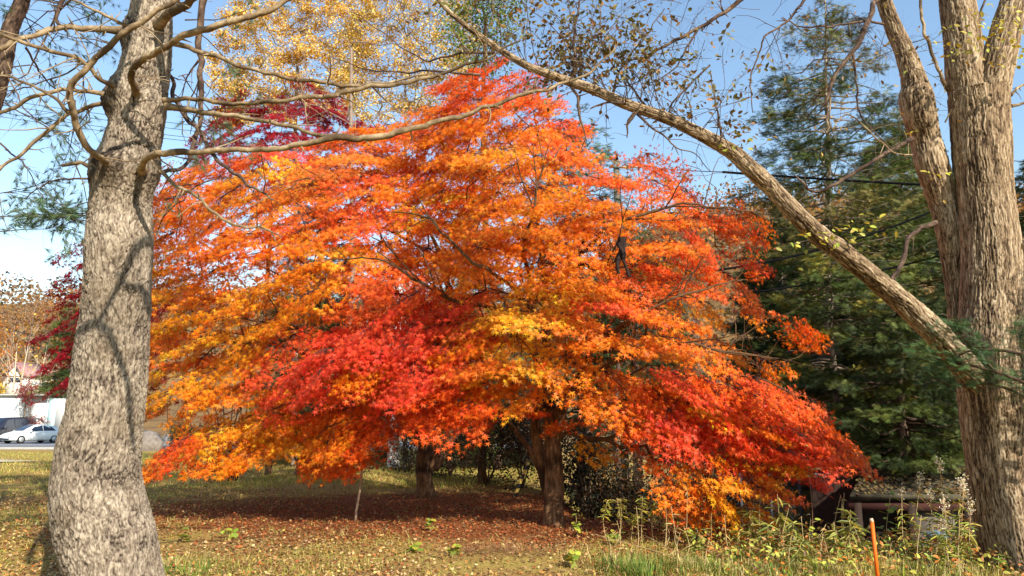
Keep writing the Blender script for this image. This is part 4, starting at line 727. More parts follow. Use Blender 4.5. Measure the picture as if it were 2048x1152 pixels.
# ------------------------------------------------------------------ broadleaf trees from outlines
def broad(name, label, cat, px, D, poly, d, per, cols, lsz, tpl=OVAL, trunkr=.16, spread=.45, bark=None, back=1.5, rtip=.008, z0=None, grp=None, ybase=None):
    bx = P(px, 900, D)[0]; zb = float(H(bx, D)) if z0 is None else z0; t = thing(name, label, cat, (bx, D, zb), grp); bark = bark or M['mbark']
    tg, mL = [], MB(); C_ = np.array(cols)
    for x, y_ in poisson(poly, d, 2500):
        c = P(x, y_, D+rnd.uniform(-back, back)); tg.append(c); k = max(3, int(per*rnd.uniform(.4, 1.4))); q = c+rv(k)*np.array((spread, spread, spread*.6))
        scatter(mL, tpl, q, rv(k, .6)+np.array((0, -.3, .7)), rv(k)+np.array((0, 0, -.4)), rng.uniform(*lsz, k), jit(C_[rng.integers(0, len(C_), k)], k, .15))
    ys = min(p_[1] for p_ in poly); yt = (max(p_[1] for p_ in poly)*.5+ys*.5); top = P(px, yt, D); st = [(np.array((bx, D, zb-.2)), trunkr)]
    for u in (.25, .5, .75, 1): st.append((np.array((bx, D, zb))*(1-u)+top*u+np.append(rng.normal(size=2)*.08, 0), trunkr*(1-.6*u)))
    mT, mB = MB(), MB(); s_ = spline([(*a, r) for a, r in st], 5); bark_tube(mT, s_[:, :3], s_[:, 3], 20, .08, 'smooth', int(abs(px)), .08)
    for p_, r_ in grow([st], tg, rtip, .45, .4, .06): mB.tube(p_, np.minimum(r_, trunkr*.7), 5, (.5,)*3)
    mT.build('trunk', bark, t); mB.build('branches', bark, t)
    if mL.n: mL.build('crown', M['leaf'], t, smooth=False)
    return t
YB = [lin(232, 196, 96), lin(240, 214, 130), lin(214, 172, 72), lin(222, 200, 120)]
broad('birch_tree', 'tall pale yellow birch above the left maple, the left one of two', 'birch tree', 590, 27, [(430, 250), (425, 120), (450, 30), (500, -60), (650, -120), (760, -40), (740, 120), (700, 230), (560, 240)], 24, 330, YB, (.07, .13), trunkr=.12, bark=M['fir'], back=2.4, spread=.2)
broad('birch_tree', 'pale yellow birch with white stems right above the maple top', 'birch tree', 810, 25, [(680, 240), (690, 60), (740, -60), (850, -80), (930, 0), (960, 90), (950, 170), (880, 215), (780, 235)], 25, 230, YB+[lin(170, 160, 90)], (.07, .13), trunkr=.08, bark=M['fir'], back=2, spread=.2)
broad('broadleaf_tree', 'green-leaved tree top poking down from the upper middle edge', 'tree', 965, 19, [(900, 120), (900, 20), (930, -80), (1010, -80), (1040, 40), (1000, 130), (950, 150)], 22, 130, [lin(104, 128, 50), lin(132, 148, 60), lin(84, 108, 50)], (.06, .11), trunkr=.12, back=1, spread=.26)
broad('broadleaf_tree', 'bare fine-twigged tree between the birches and the pine limbs', 'tree', 700, 20, [(560, 240), (600, 60), (700, -60), (850, -60), (930, 40), (900, 200), (760, 250)], 30, 3, [lin(160, 130, 80)], (.04, .07), trunkr=.1, back=1.2, bark=M['greytwig'], rtip=.006)

# ------------------------------------------------------------------ hedge line and undergrowth behind the maples
def shrub(label, loc, r, h, cols, n_, tpl=OVAL, sz=(.05, .1), grp=None, name='shrub', cat='shrub', stems=7):
    t = thing(name, label, cat, loc, grp); mS, mL = MB(), MB(); L = np.array(loc, float); tp = []
    for k in range(stems):
        a = rnd.uniform(0, 6.28); e = L+np.array((math.cos(a)*r*rnd.uniform(.2, .9), math.sin(a)*r*rnd.uniform(.2, .9), h*rnd.uniform(.6, 1))); mid = (L+e)/2+np.array((0, 0, h*.12)); s_ = spline([L, mid, e], 4); mS.tube(s_, np.linspace(.02, .005, len(s_)), 5); tp.append(e); tp.append((mid+e)/2)
        for q in range(4): e2 = s_[3+q]+rv(1)[0]*np.array((r, r, h))*.22; mS.tube([s_[3+q], e2], [.007, .003], 4); tp.append(e2)
    tp = np.array(tp); q = tp[rng.integers(0, len(tp), n_)]+rv(n_)*np.array((r, r, h*.8))*.16; q[:, 2] = np.maximum(q[:, 2], L[2]+.05)
    scatter(mL, tpl, q, rv(n_, .7)+np.array((0, -.2, .7)), rv(n_)+np.array((0, 0, -.2)), rng.uniform(*sz, n_), jit(np.array(cols)[rng.integers(0, len(cols), n_)], n_, .2)); mS.build('stems', M['twig'], t); mL.build('foliage', M['leaf'], t, smooth=False); return t
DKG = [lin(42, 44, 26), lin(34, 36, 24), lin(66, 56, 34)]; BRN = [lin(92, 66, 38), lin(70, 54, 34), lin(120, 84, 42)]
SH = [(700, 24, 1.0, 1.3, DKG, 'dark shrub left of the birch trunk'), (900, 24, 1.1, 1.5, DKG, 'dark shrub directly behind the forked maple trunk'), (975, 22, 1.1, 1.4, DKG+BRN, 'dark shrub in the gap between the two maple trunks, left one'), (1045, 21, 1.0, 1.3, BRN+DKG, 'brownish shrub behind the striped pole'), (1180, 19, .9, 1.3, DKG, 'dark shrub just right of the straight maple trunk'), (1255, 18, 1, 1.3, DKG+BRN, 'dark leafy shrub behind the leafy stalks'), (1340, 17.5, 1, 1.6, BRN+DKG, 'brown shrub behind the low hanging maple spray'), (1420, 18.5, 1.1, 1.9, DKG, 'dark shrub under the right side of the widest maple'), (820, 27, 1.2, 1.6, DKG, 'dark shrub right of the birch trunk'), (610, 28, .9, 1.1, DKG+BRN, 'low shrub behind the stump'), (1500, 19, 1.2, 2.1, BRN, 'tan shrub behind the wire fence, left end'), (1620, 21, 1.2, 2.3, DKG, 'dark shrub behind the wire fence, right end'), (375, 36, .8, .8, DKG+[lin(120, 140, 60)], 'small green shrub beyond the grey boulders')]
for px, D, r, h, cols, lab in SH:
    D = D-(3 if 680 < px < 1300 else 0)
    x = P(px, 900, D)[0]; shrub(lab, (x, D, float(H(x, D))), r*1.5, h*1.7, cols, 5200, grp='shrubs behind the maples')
for px, D, w_, lab in ((590, 31, .16, 'dark bare trunk left of the shrub row'), (995, 25, .13, 'slim dark trunk in the shade between the maples'), (955, 27, .16, 'dark trunk behind the forked maple, right side'), (1235, 20, .14, 'dark trunk behind the right maple, leaning left'), (700, 29, .14, 'dark trunk above the leaning stake')):
    g = P(px, 900, D); z = float(H(g[0], D)); t = thing('bare_tree', lab, 'tree', (g[0], D, z), 'dark trunks behind the maples'); mT = MB(); a = np.array((g[0], D, z-.1)); s_ = spline([a, a+np.array((.1, 0, 1.5)), a+np.array((-.05, 0, 3.2)), a+np.array((.1, 0, 5.5))], 5); bark_tube(mT, s_, np.linspace(w_, w_*.4, len(s_)), 16, .08, 'smooth', 3, .1); mT.build('trunk', M['darklimb'], t); mB = MB()
    for k in range(9): twigs(mB, s_[rnd.randint(5, 15)], (rnd.uniform(-1, 1), rnd.uniform(-1, 1), .4), 1.2, .02, 1, [], .15, .5)
    mB.build('branches', M['darklimb'], t)
# white birch trunk
gb = GZ(787, 934); t = thing('birch_tree', 'white birch trunk in the shade behind the forked maple', 'birch tree', gb); mT = MB(); s_ = spline([gb-np.array((0, 0, .1)), gb+np.array((-.02, 0, 1.2)), gb+np.array((.06, 0, 3)), gb+np.array((.0, 0, 7))], 6); bark_tube(mT, s_, np.linspace(.24, .12, len(s_)), 24, .05, 'smooth', 8, .05)
bm = barkmat('white_birch_bark', lin(60, 54, 50), lin(226, 220, 210), lin(236, 232, 224), 6, 26, .2); mT.build('trunk', bm, t); mB = MB()
for k in range(8): twigs(mB, s_[rnd.randint(9, 17)], (rnd.uniform(-1, 1), rnd.uniform(-1, 1), .6), 1.5, .02, 2, [], .12, .5)
mB.build('branches', bm, t)
# multi-stemmed thin tree
g = GZ(456, 905); t = thing('shrub', 'clump of five thin grey stems beyond the yellow maple spray', 'shrub', g); 
for k in range(5):
    mS = MB(); e = g+np.array(((k-2)*.16, rnd.uniform(-.2, .2), 0)); mS.tube(spline([e, e+np.array(((k-2)*.12, 0, 1.2)), e+np.array(((k-2)*.3, 0, 2.6)), e+np.array(((k-2)*.4, 0, 4))], 4), np.linspace(.05, .012, 13), 7, (.4,)*3); mS.build('stem', M['darklimb'], t)

# ------------------------------------------------------------------ hillside woods
LV = (np.array([(-.4, -.4, 0), (.4, -.4, .1), (.45, .4, 0), (-.4, .45, -.1)]), np.array([(0, 1, 2, 3)]))
nW = 60000; x = rng.uniform(-170, 190, nW); y = 82+rng.random(nW)*190; z = H(x, y); k = (np.abs(x) < y*.85)&((x > 20) | (y > 138)); x, y, z = x[k], y[k], z[k]; nW = len(x)
dn = fbm(np.stack([x*.12, y*.12, x*0], -1), 3, 71); hh = rng.random(nW)*(3+9*np.clip((dn-.35)*3, 0, 1)); wc = np.array([lin(120, 94, 70), lin(142, 104, 60), lin(104, 86, 68), lin(158, 112, 52), lin(92, 84, 54)])[(np.clip(fbm(np.stack([x*.08, y*.08, x*0], -1), 3, 75)*7-1+rng.normal(size=nW)*.5, 0, 4)).astype(int)]
mb = MB(); scatter(mb, LV, np.stack([x, y, z+hh], 1), rv(nW)+np.array((0, -.6, .5)), rv(nW), rng.uniform(.5, 1.1, nW), jit(wc, nW, .15))
tag(mb.build('far_wood', M['leaf'], smooth=False), 'brown and tan autumn woodland covering the far hillside', 'woodland', kind='stuff')
trunkm = plain('pale_trunk', lin(176, 160, 136), .8, var=.15)
def hilltree(px, D, h, w_, cols, n_, lab, grp, pale=False, bare=False):
    x = P(px, 700, D)[0]; L = np.array((x, D, float(H(x, D)))); t = thing('birch_tree' if pale else 'autumn_tree', lab, 'tree', L, grp); mS, mL = MB(), MB(); tp = []
    s_ = spline([L-np.array((0, 0, .3)), L+np.array((rnd.uniform(-.2, .2), 0, h*.4)), L+np.array((rnd.uniform(-.4, .4), 0, h*.92))], 5); mS.tube(s_, np.linspace(.16, .05, len(s_)), 6)
    s1 = MB()
    for k in range(6 if bare else 7):
        i = rnd.randint(4, 9); a = rnd.uniform(0, 6.28); twigs(s1, s_[i], (math.cos(a), math.sin(a), 1.1), h*.32, .045, 1, tp, .12, .4, (2, 4), .05)
    bk = trunkm if pale else M['greytwig']; mS.build('trunk', bk, t); s1.build('branches', bk, t); tp = np.array([q[0] for q in tp])
    q = tp[rng.integers(0, len(tp), n_)]+rv(n_)*np.array((w_, w_, h*.25))*.3; scatter(mL, LV, q, rv(n_)+np.array((0, -.5, .5)), rv(n_), rng.uniform(.12, .3, n_), jit(np.array(cols)[rng.integers(0, len(cols), n_)], n_, .15)); mL.build('crown', M['leaf'], t, smooth=False)
OR = [lin(176, 104, 36), lin(158, 88, 32), lin(186, 122, 50)]; TN = [lin(150, 112, 72), lin(132, 100, 70), lin(170, 126, 66)]; YG = [lin(196, 170, 70), lin(214, 176, 60)]
g_ = 'autumn trees on the left hillside'
for px, D, h, w_, cols, n_, lab in [(-8, 95, 11, 3.5, OR, 900, 'big orange-brown tree at the left edge of the hillside'), (22, 150, 10, 4, TN, 700, 'tan tree high on the left hillside'), (60, 150, 12, 4, TN, 900, 'tan tree on the hill crest left of the spruce'), (95, 160, 12, 4, TN, 900, 'tan tree on the hill crest above the pale birches'), (125, 150, 13, 4, OR, 1000, 'rusty tree on the crest behind the spruce'), (20, 82, 3.2, 1.0, YG, 260, 'small golden tree in front of the white house'), (112, 90, 5, 2.5, TN, 800, 'tan bushy tree right of the white house'), (6, 78, 2.5, 2, OR, 700, 'low orange tree above the wall, far left'), (78, 80, 2.4, 2, TN, 500, 'brown bushy tree just above the wall'), (125, 78, 4, 2.5, OR, 700, 'orange bushy tree behind the maroon leaves'), (-30, 130, 12, 4, OR, 800, 'orange tree at the very left of the skyline'), (150, 110, 8, 4, TN, 900, 'tan tree behind the house roof'), (40, 165, 12, 5, TN, 900, 'pale brown tree on the skyline, in the dip')]:
    hilltree(px, D, h, w_, cols, n_, lab, g_)
for px, D, h, lab in [(34, 86, 9.5, 'bare white birch left of the white gable'), (52, 88, 10, 'bare white birch rising beside the white gable'), (88, 112, 11, 'bare pale birch higher up the slope'), (20, 100, 8, 'thin pale birch at the left of the slope'), (118, 120, 11, 'bare pale birch right beside the spruce')]:
    hilltree(px, D, h, 2, YG, 30, lab, 'pale birches on the left hillside', True, True)
# maroon tree by the wall
q0 = P(58, 860, 60.6); q0[2] = 0; t = thing('maple_tree', 'small maroon maple in front of the white wall', 'maple tree', q0); mS, mL, tp = MB(), MB(), []
twigs(mS, q0, (0, 0, 1), 2.6, .07, 3, tp, .08, .4, (3, 5), .1); tp = np.array([q[0] for q in tp]); q = tp[rng.integers(0, len(tp), 900)]+rv(900, .22); scatter(mL, STAR, q, rv(900), rv(900), rng.uniform(.1, .18, 900), jit(lin(128, 50, 44), 900, .2)); mS.build('branches', M['twig'], t); mL.build('crown', M['leaf'], t, smooth=False)

# ------------------------------------------------------------------ wall, house, lamp, cars
conc = plain('white_concrete', lin(222, 220, 212), .85, var=.1, scale=.7); joint = plain('teal_panel', lin(170, 198, 198), .7, var=.05)
xl = P(-120, 800, 62)[0]; ztop = P(50, 795, 62)[2]; t = thing('retaining_wall', 'long white concrete wall behind the parked cars', 'wall', (-42, 62, 0)); e = [xl, P(44, 800, 62)[0], P(97, 800, 62)[0], P(113, 800, 62)[0], P(190, 800, 62)[0], -35.2]
for k in range(len(e)-1):
    mb = MB(); mb.box(((e[k]+e[k+1])/2, 62.3+(.5 if k == 1 else 0), ztop/2), (e[k+1]-e[k]-.06, .5, ztop+.3)); mb.build('wall_panel', joint if k == 2 else conc, t, False, 'pale teal wall panel' if k == 2 else None)
mb = MB(); mb.box(((xl-35.2)/2, 62.4, ztop+.22), (-35.2-xl+.2, 1.3, .14)); mb.build('coping', plain('coping', lin(178, 172, 160), .9), t, False)
def prism(mb, pts, axis_, a, b_):        # polygon in (u,z) extruded along x or y
    n_ = len(pts); v = []
    for q in (a, b_):
        for u, z in pts: v.append((q, u, z) if axis_ == 'x' else (u, q, z))
    v = np.array(v, float); mb.add(v, [tuple(range(n_))[::-1]]); o = mb.n-2*n_; mb.f.append(np.array([tuple(o+n_+i for i in range(n_))])); mb.f.append(np.array([(o+i, o+(i+1) % n_, o+n_+(i+1) % n_, o+n_+i) for i in range(n_)]))
hD = 128; hx = lambda px: P(px, 750, hD)[0]; hz = lambda py: P(50, py, hD)[2]
t = thing('house', 'white gabled house with a faded red-brown roof on the hillside', 'house', (hx(60), hD, hz(790)))
plaster = plain('plaster', lin(236, 230, 214), .8, var=.05); roofm = plain('roof_sheet', lin(150, 112, 108), .7, var=.1, scale=1.5); timb = plain('timber', lin(120, 92, 70), .8)
mb = MB(); prism(mb, [(hx(36), hz(800)), (hx(71), hz(800)), (hx(71), hz(752)), (hx(55), hz(733)), (hx(36), hz(752))], 'y', hD-3, hD+4); mb.build('wall', plaster, t, False)
mb = MB(); mb.box(((hx(71)+hx(150))/2, hD+2.6, (hz(800)+hz(750))/2), (hx(150)-hx(71), 5, hz(750)-hz(800))); mb.box(((hx(8)+hx(36))/2, hD+2.6, (hz(800)+hz(757))/2), (hx(36)-hx(8), 5, hz(757)-hz(800))); mb.build('wall', plaster, t, False, 'lower side wings')
mb = MB()
for a, b_ in (((34, 755), (55, 730)), ((55, 730), (74, 756))):
    p0, p1 = np.array((hx(a[0]), hz(a[1]))), np.array((hx(b_[0]), hz(b_[1]))); prism(mb, [tuple(p0), tuple(p1), (p1[0], p1[1]+.35), (p0[0], p0[1]+.35)], 'y', hD-3.8, hD+4.5)
mb.build('roof', roofm, t, False); mb = MB(); prism(mb, [(hD-.6, hz(753)), (hD+5.8, hz(753)), (hD+3, hz(729))], 'x', hx(69), hx(154)); mb.build('roof', plain('pink_roof', lin(186, 138, 132), .7, var=.08, scale=1.5), t, False, 'long pinkish roof slope'); mb = MB(); prism(mb, [(hD-.4, hz(758)), (hD+5.6, hz(758)), (hD+2.6, hz(732))], 'x', hx(6), hx(38)); mb.build('roof', roofm, t, False)
for px, y0, y1 in ((44, 752, 770), (55, 740, 770), (66, 752, 770)): mb = MB(); mb.box((hx(px), hD-3.04, (hz(y0)+hz(y1))/2), (.16, .08, hz(y0)-hz(y1))); mb.build('timber', timb, t, False)
mb = MB(); mb.box((hx(53), hD-3.05, hz(755)), (hx(70)-hx(37), .07, .16)); mb.build('timber', timb, t, False)
glass = plain('dark_glass', (.02, .03, .05), .18, spec=.6, var=.05)
for px in (49, 61): mb = MB(); mb.box((hx(px), hD-3.04, hz(762)), (.8, .08, .8)); mb.build('window', glass, t, False)
metal = plain('grey_metal', lin(190, 192, 190), .45, metal=.6, var=.05)
lb = P(88, 860, 59); lb[2] = 0; t = thing('street_lamp', 'curved grey street lamp in front of the white wall', 'street lamp', lb); zt = P(88, 776, 59)[2]; mb = MB(); mb.tube(spline([lb, lb+np.array((0, 0, zt*.6)), np.array((lb[0], 59, zt-.2)), P(80, 769, 59), P(70, 767, 59)], 5), .05, 8); mb.build('pole', metal, t); mb = MB(); mb.tube([P(71, 767.5, 59), P(68, 767, 59), P(64, 768, 59)], [.07, .14, .06], 8); mb.build('lamp_head', metal, t)
def car(label, cat, name, loc, rz, st, hw, hr, paint, wheels, glassx, plate=None, sidew=None, scl=1.0):
    t = thing(name, label, cat, loc); t.rotation_euler = (0, 0, rz); t.scale = (scl, scl, scl); L0 = np.array(loc, float); ks = []
    def bl(mb, nm, mat, sm=False, lab=None, par=None):
        o = mb.build(nm, mat, None, sm, lab); o.parent = par or t; return o
    # st: stations x, z_low, z_belt, z_top, roof half width
    mb = MB(); rings = []
    for x, zl, zb, zt, wr, wb in st:
        h = []
        for sx in (1, -1):
            pr = [(wb*.86, zl), (wb, zl+.12), (wb*1.0, (zl+zb)/2+.05), (wb*.96, zb), (wr, zt-.03), (wr*.8, zt)]; h.append([(x, sx*a, z) for a, z in pr])
        rings.append(h[0]+h[1][::-1])
    v = np.array(rings); m_, n_ = v.shape[:2]; i = np.arange(m_-1)[:, None]*n_; j = np.arange(n_)[None]; k = (j+1) % n_
    mb.add(v.reshape(-1, 3), np.stack([i+j, i+k, i+n_+k, i+n_+j], -1).reshape(-1, 4)); mb.f.append(np.arange(n_)[None, ::-1]); mb.f.append((np.arange(n_)+(m_-1)*n_)[None]); bl(mb, 'body', paint, False)
    S = np.array(st)
    def at_(x, f_):                        # point on greenhouse side at fraction f_
        zb = np.interp(x, S[:, 0], S[:, 2]); zt = np.interp(x, S[:, 0], S[:, 3]); wr = np.interp(x, S[:, 0], S[:, 4]); wb = np.interp(x, S[:, 0], S[:, 5]); return (wb*.96*(1-f_)+wr*f_+.012, zb*(1-f_)+(zt-.03)*f_)
    for x0, x1 in sidew:
        for s_ in (1, -1):
            mb = MB(); vv = []
            for x, f_ in ((x0[0], .08), (x0[1], .08), (x1[1], .88), (x1[0], .88)): w_, z = at_(x, f_); vv.append((x, s_*w_, z))
            mb.add(vv, [(0, 1, 2, 3)]); bl(mb, 'side_window', glass)
    for (xa, xb, nm) in glassx:
        mb = MB(); vv = []; ns = 7
        for x in np.linspace(xa, xb, ns):
            zt = np.interp(x, S[:, 0], S[:, 3])+.02; wr = np.interp(x, S[:, 0], S[:, 4])*.8; vv += [(x, wr, zt), (x, -wr, zt)]
        mb.add(vv, [(2*q, 2*q+1, 2*q+3, 2*q+2) for q in range(ns-1)]); bl(mb, nm, glass)
    for x in wheels[:2]:
        for s_ in (1, -1):
            r = wheels[2]; mb = MB(); mb.tube([(x, s_*(hw-.2), r), (x, s_*(hw-.02), r), (x, s_*(hw+.0), r)], [r, r, r*.93], 20); ty = bl(mb, 'wheel', tyre, True); mb = MB(); mb.tube([(x, s_*(hw-.01), r), (x, s_*(hw+.012), r)], [r*.66, r*.6], 10); bl(mb, 'rim', metal, False, None, ty)
    xf = S[-1, 0]
    for s_ in (1, -1): mb = MB(); mb.box((xf-.16, s_*(hw-.3), S[-1, 2]-.06), (.34, .36, .13)); bl(mb, 'headlight', lampm); mb = MB(); mb.box((S[0, 0]+.05, s_*(hw-.22), S[0, 2]-.08), (.16, .2, .3)); bl(mb, 'tail_light', redm); mb = MB(); mb.box((glassx[0][0]-.35, s_*(hw+.08), np.interp(glassx[0][0], S[:, 0], S[:, 2])+.08), (.16, .2, .14)); bl(mb, 'mirror', paint)
    mb = MB(); mb.box((xf+.005, 0, .36), (.05, hw*1.3, .12)); bl(mb, 'grille', glass)
    if plate:
        mb = MB(); mb.box((xf+.04, 0, .52), (.03, .5, .24)); pl = bl(mb, 'number_plate', plate)
        for dy in (-.16, -.06, .05, .14): mb = MB(); mb.box((xf+.058, dy, .5), (.008, .05, .11)); bl(mb, 'digit', inkm, False, None, pl)
        mb = MB(); mb.box((xf+.02, 0, .86), (.04, 1.15, .34)); gp = bl(mb, 'front_panel', plain('slate_panel', lin(84, 84, 110), .5))
        for dy in (-.45, -.3, -.12, .06, .24, .42): mb = MB(); mb.box((xf+.045, dy, .84), (.01, .09, .2)); bl(mb, 'panel_bar', white, False, None, gp)
    return t
tyre = plain('tyre', (.02, .02, .02), .9); lampm = plain('headlamp_glass', lin(200, 205, 210), .15, spec=.6); redm = plain('tail_lamp', lin(150, 20, 20), .3); inkm = plain('plate_ink', (.02, .05, .03), .6)
def paintm(nm, c): m_ = plain(nm, c, .3, var=.02, spec=.5); m_.node_tree.nodes['Principled BSDF'].inputs['Coat Weight'].default_value = .6; return m_
cw = P(63, 880, 54.6); car('white hatchback parked by the white wall', 'car', 'parked_car', (cw[0]-.05, 54.6, .065), R(180+68),
    [(-2.15, .42, .85, .9, .6, .72), (-2.05, .3, .95, 1.12, .62, .84), (-1.5, .22, .96, 1.36, .58, .87), (-.6, .2, .95, 1.49, .58, .87), (.1, .2, .93, 1.47, .57, .87), (.7, .2, .92, 1.22, .62, .87), (1.15, .2, .9, .96, .72, .86), (1.8, .22, .76, .8, .66, .82), (2.15, .3, .6, .64, .5, .68)], .87, .58, paintm('white_car_paint', lin(236, 236, 228)), (-1.35, 1.35, .32), [(1.1, .2, 'windscreen'), (-2.0, -1.4, 'rear_window')], None, [((-1.5, -.45), (-1.15, -.45)), ((-.38, .8), (-.38, .25))], .92)
cv = P(36, 880, 60); car('dark blue-black van parked behind the white hatchback', 'van', 'parked_van', (cv[0]-.5, 59.2, .065), R(180+84),
    [(-2.3, .35, 1.1, 1.85, .66, .82), (-2.2, .25, 1.1, 1.93, .68, .86), (-.8, .22, 1.1, 1.97, .7, .87), (.6, .22, 1.08, 1.94, .69, .87), (1.0, .22, 1.06, 1.8, .68, .87), (1.65, .22, 1.02, 1.2, .74, .86), (2.1, .24, .95, 1.0, .74, .85), (2.3, .3, .82, .88, .66, .78)], .87, .68, paintm('dark_van_paint', lin(34, 36, 48)), (-1.4, 1.45, .34), [(1.62, 1.0, 'windscreen'), (-2.28, -2.22, 'rear_window')], plain('yellow_plate', lin(238, 214, 20), .5, var=.03), [((-2.1, -1.1), (-2.1, -1.1)), ((-1.0, .1), (-1.0, .1)), ((.2, 1.3), (.2, .85))])

# low white wall seen through the fence on the right, shed, fence
x0, x1 = P(1450, 1000, 20)[0], P(1760, 1000, 20)[0]; zz = P(1600, 955, 20)[2]; t = thing('garden_wall', 'bright low white wall seen through the wire fence', 'wall', ((x0+x1)/2, 20, -2.3)); mb = MB(); mb.box(((x0+x1)/2, 20, (zz-2.4)/2), (x1-x0, .25, zz+2.4)); mb.build('wall_face', plain('cream_plaster', lin(226, 214, 190), .85, var=.08, scale=1), t, False); mb = MB(); mb.box(((x0+x1)/2, 20, zz+.06), (x1-x0+.1, .4, .1)); mb.build('coping', conc, t, False)
sD = 12.6; fx = lambda px: P(px, 950, sD)[0]; e0, e1 = P(1700, 990, sD), P(1950, 990, sD); r0, r1 = P(1735, 930, sD+2.2), P(1960, 925, sD+2.2)
t = thing('shed', 'low dark shed with a mossy litter-covered roof beside the elm', 'shed', (e0[0], sD, -2.3)); mb = MB()
mb.add([e0, e1, r1, r0, e0-np.array((0, 0, .09)), e1-np.array((0, 0, .09)), r1-np.array((0, 0, .09)), r0-np.array((0, 0, .09))], [(0, 1, 2, 3), (4, 7, 6, 5), (0, 4, 5, 1), (0, 3, 7, 4), (1, 5, 6, 2), (3, 2, 6, 7)]); mossy = plain('mossy_roof', lin(70, 64, 48), .95, var=.5, scale=5, bump=.8); rf = mb.build('roof', mossy, t, False)
nq = 1300; u, v = rng.random((nq, 1)), rng.random((nq, 1)); q = (e0*(1-u)+e1*u)*(1-v)+(r0*(1-u)+r1*u)*v+np.array((0, 0, .02)); mb = MB(); scatter(mb, ROUND, q, np.array((0, -.3, 1.))+rv(nq, .4), rv(nq), rng.uniform(.04, .08, nq), jit(np.array([lin(92, 70, 44), lin(104, 92, 52), lin(60, 48, 34)])[rng.integers(0, 3, nq)], nq, .2)); o = mb.build('roof_litter', M['litter'], rf, False); o.location = -np.array(rf.location)+o.location
wood = plain('dark_wood', lin(46, 32, 24), .9, var=.3, scale=12)
mb = MB(); mb.box(((e0[0]+e1[0])/2+.1, sD+2.1, -.95), (e1[0]-e0[0]-.2, .1, 2.9)); mb.build('back_wall', wood, t, False)
for q in (e0[0]+.15, (e0[0]+e1[0])/2, e1[0]-.1): mb = MB(); mb.box((q, sD+.12, -1.0+.05), (.12, .12, 2.45)); mb.build('post', wood, t, False)
mb = MB(); mb.box(((e0[0]+e1[0])/2, sD+.12, e0[2]-.2), (e1[0]-e0[0], .1, .14)); mb.build('beam', plain('red_beam', lin(56, 26, 20), .9), t, False)
mb = MB(); mb.box((e1[0]-.5, sD+.25, -.95), (.9, .05, 2.3)); mb.build('board', plain('grey_board', lin(96, 88, 76), .9, var=.3), t, False)
t = thing('wire_fence', 'dark wire mesh fence right of the maple, in front of the low white wall', 'fence', (P(1600, 1000, 14.5)[0], 14.5, -2.2)); f0, f1 = P(1480, 960, 15)[0], P(1715, 960, 15)[0]; zt = P(1600, 952, 15)[2]; wirem = plain('wire', (.03, .03, .03), .6)
for k in range(5): mb = MB(); x = f0+(f1-f0)*k/4; mb.tube([(x, 15, -2.4), (x, 15, zt+.06)], .035, 8); mb.build('post', wirem, t)
mb = MB()
for k in range(26):
    for s_ in (1, -1): a = f0+(f1-f0)*k/26; mb.tube([(a, 15, zt), (a+s_*.35, 15.01, zt-.35), (a+s_*.7, 15, zt-.7), (a+s_*1.1, 15, zt-1.1)], .006, 3)
mb.tube([(f0, 15, zt), (f1, 15, zt)], .012, 5); mb.build('mesh', wirem, t)

# ------------------------------------------------------------------ poles, cables, stakes, stones
bl_ = plain('black_cable', (.006, .006, .007), .95, spec=.02)
def cable(label, a, b_, r, sag, grp=None):
    a, b_ = np.array(a), np.array(b_); u = np.linspace(0, 1, 16)[:, None]; p = a*(1-u)+b_*u; p[:, 2] -= (4*u*(1-u))[:, 0]*sag; mb = MB(); mb.tube(p, r, 5); return tag(mb.build('power_cable', bl_), label, 'cable', grp)
cable('thick black cable crossing behind the leaning limb toward the elm, uppermost', P(1445, 344, 18), P(1900, 372, 18), .034, .02)
cable('thin cable running from the pole top to the thick black cable', P(1235, 322, 28), P(1450, 344, 18), .012, .1)
cable('black cable rising to the right below the limb, middle of the three right ones', P(1400, 545, 17), P(1900, 408, 17), .03, .25)
cable('lower black cable rising gently to the right between fir branches', P(1500, 585, 17), P(1920, 500, 17), .026, .12)
cable('thin wire just above the lowest right cable', P(1600, 560, 17), P(1920, 480, 17), .01, .1)
for k, (y0, y1, lab) in enumerate(((196, 250, 'highest of the four thin wires behind the pine'), (206, 262, 'second of the four thin wires behind the pine, from the top'), (222, 275, 'third of the four thin wires behind the pine, from the top'), (231, 282, 'lowest of the four thin wires behind the pine'))): cable(lab, P(-150, y0-22, 34), P(560, y1+18, 34), .013, .2, 'thin wires behind the pine')
cable('thin wire sloping down over the left hillside', P(-60, 626, 58), P(180, 700, 58), .02, .3)
cable('single thin wire right of the elm trunk', P(1990, 318, 20), P(2120, 322, 20), .012, .05)
q = P(1232, 318, 28); z0_ = float(H(q[0], 28)); t = thing('utility_pole', 'grey utility pole whose top shows above the maple', 'utility pole', (q[0], 28, z0_)); mb = MB(); mb.tube([(q[0], 28, z0_-.2), (q[0], 28, q[2])], [.17, .12], 14); mb.build('pole', plain('pole_concrete', lin(110, 104, 98), .9), t); mb = MB(); mb.box((q[0]+.3, 27.85, q[2]-.4), (1.2, .09, .09)); mb.build('crossarm', metal, t, False); mb = MB(); mb.tube([(q[0], 27.8, q[2]-.1), (q[0], 27.8, q[2]+.12)], [.07, .04], 8); mb.build('insulator', bl_, t)
def stick(label, cat, name, a, b_, r, mat, grp=None, taper=.9):
    mb = MB(); a, b_ = np.array(a), np.array(b_); u = np.linspace(0, 1, 7)[:, None]; p = a*(1-u)+b_*u; p[1:-1] += rng.normal(size=(5, 3))*r*.12; mb.tube(p, np.linspace(r, r*taper, 7), 8); return tag(mb.build(name, mat), label, cat, grp)
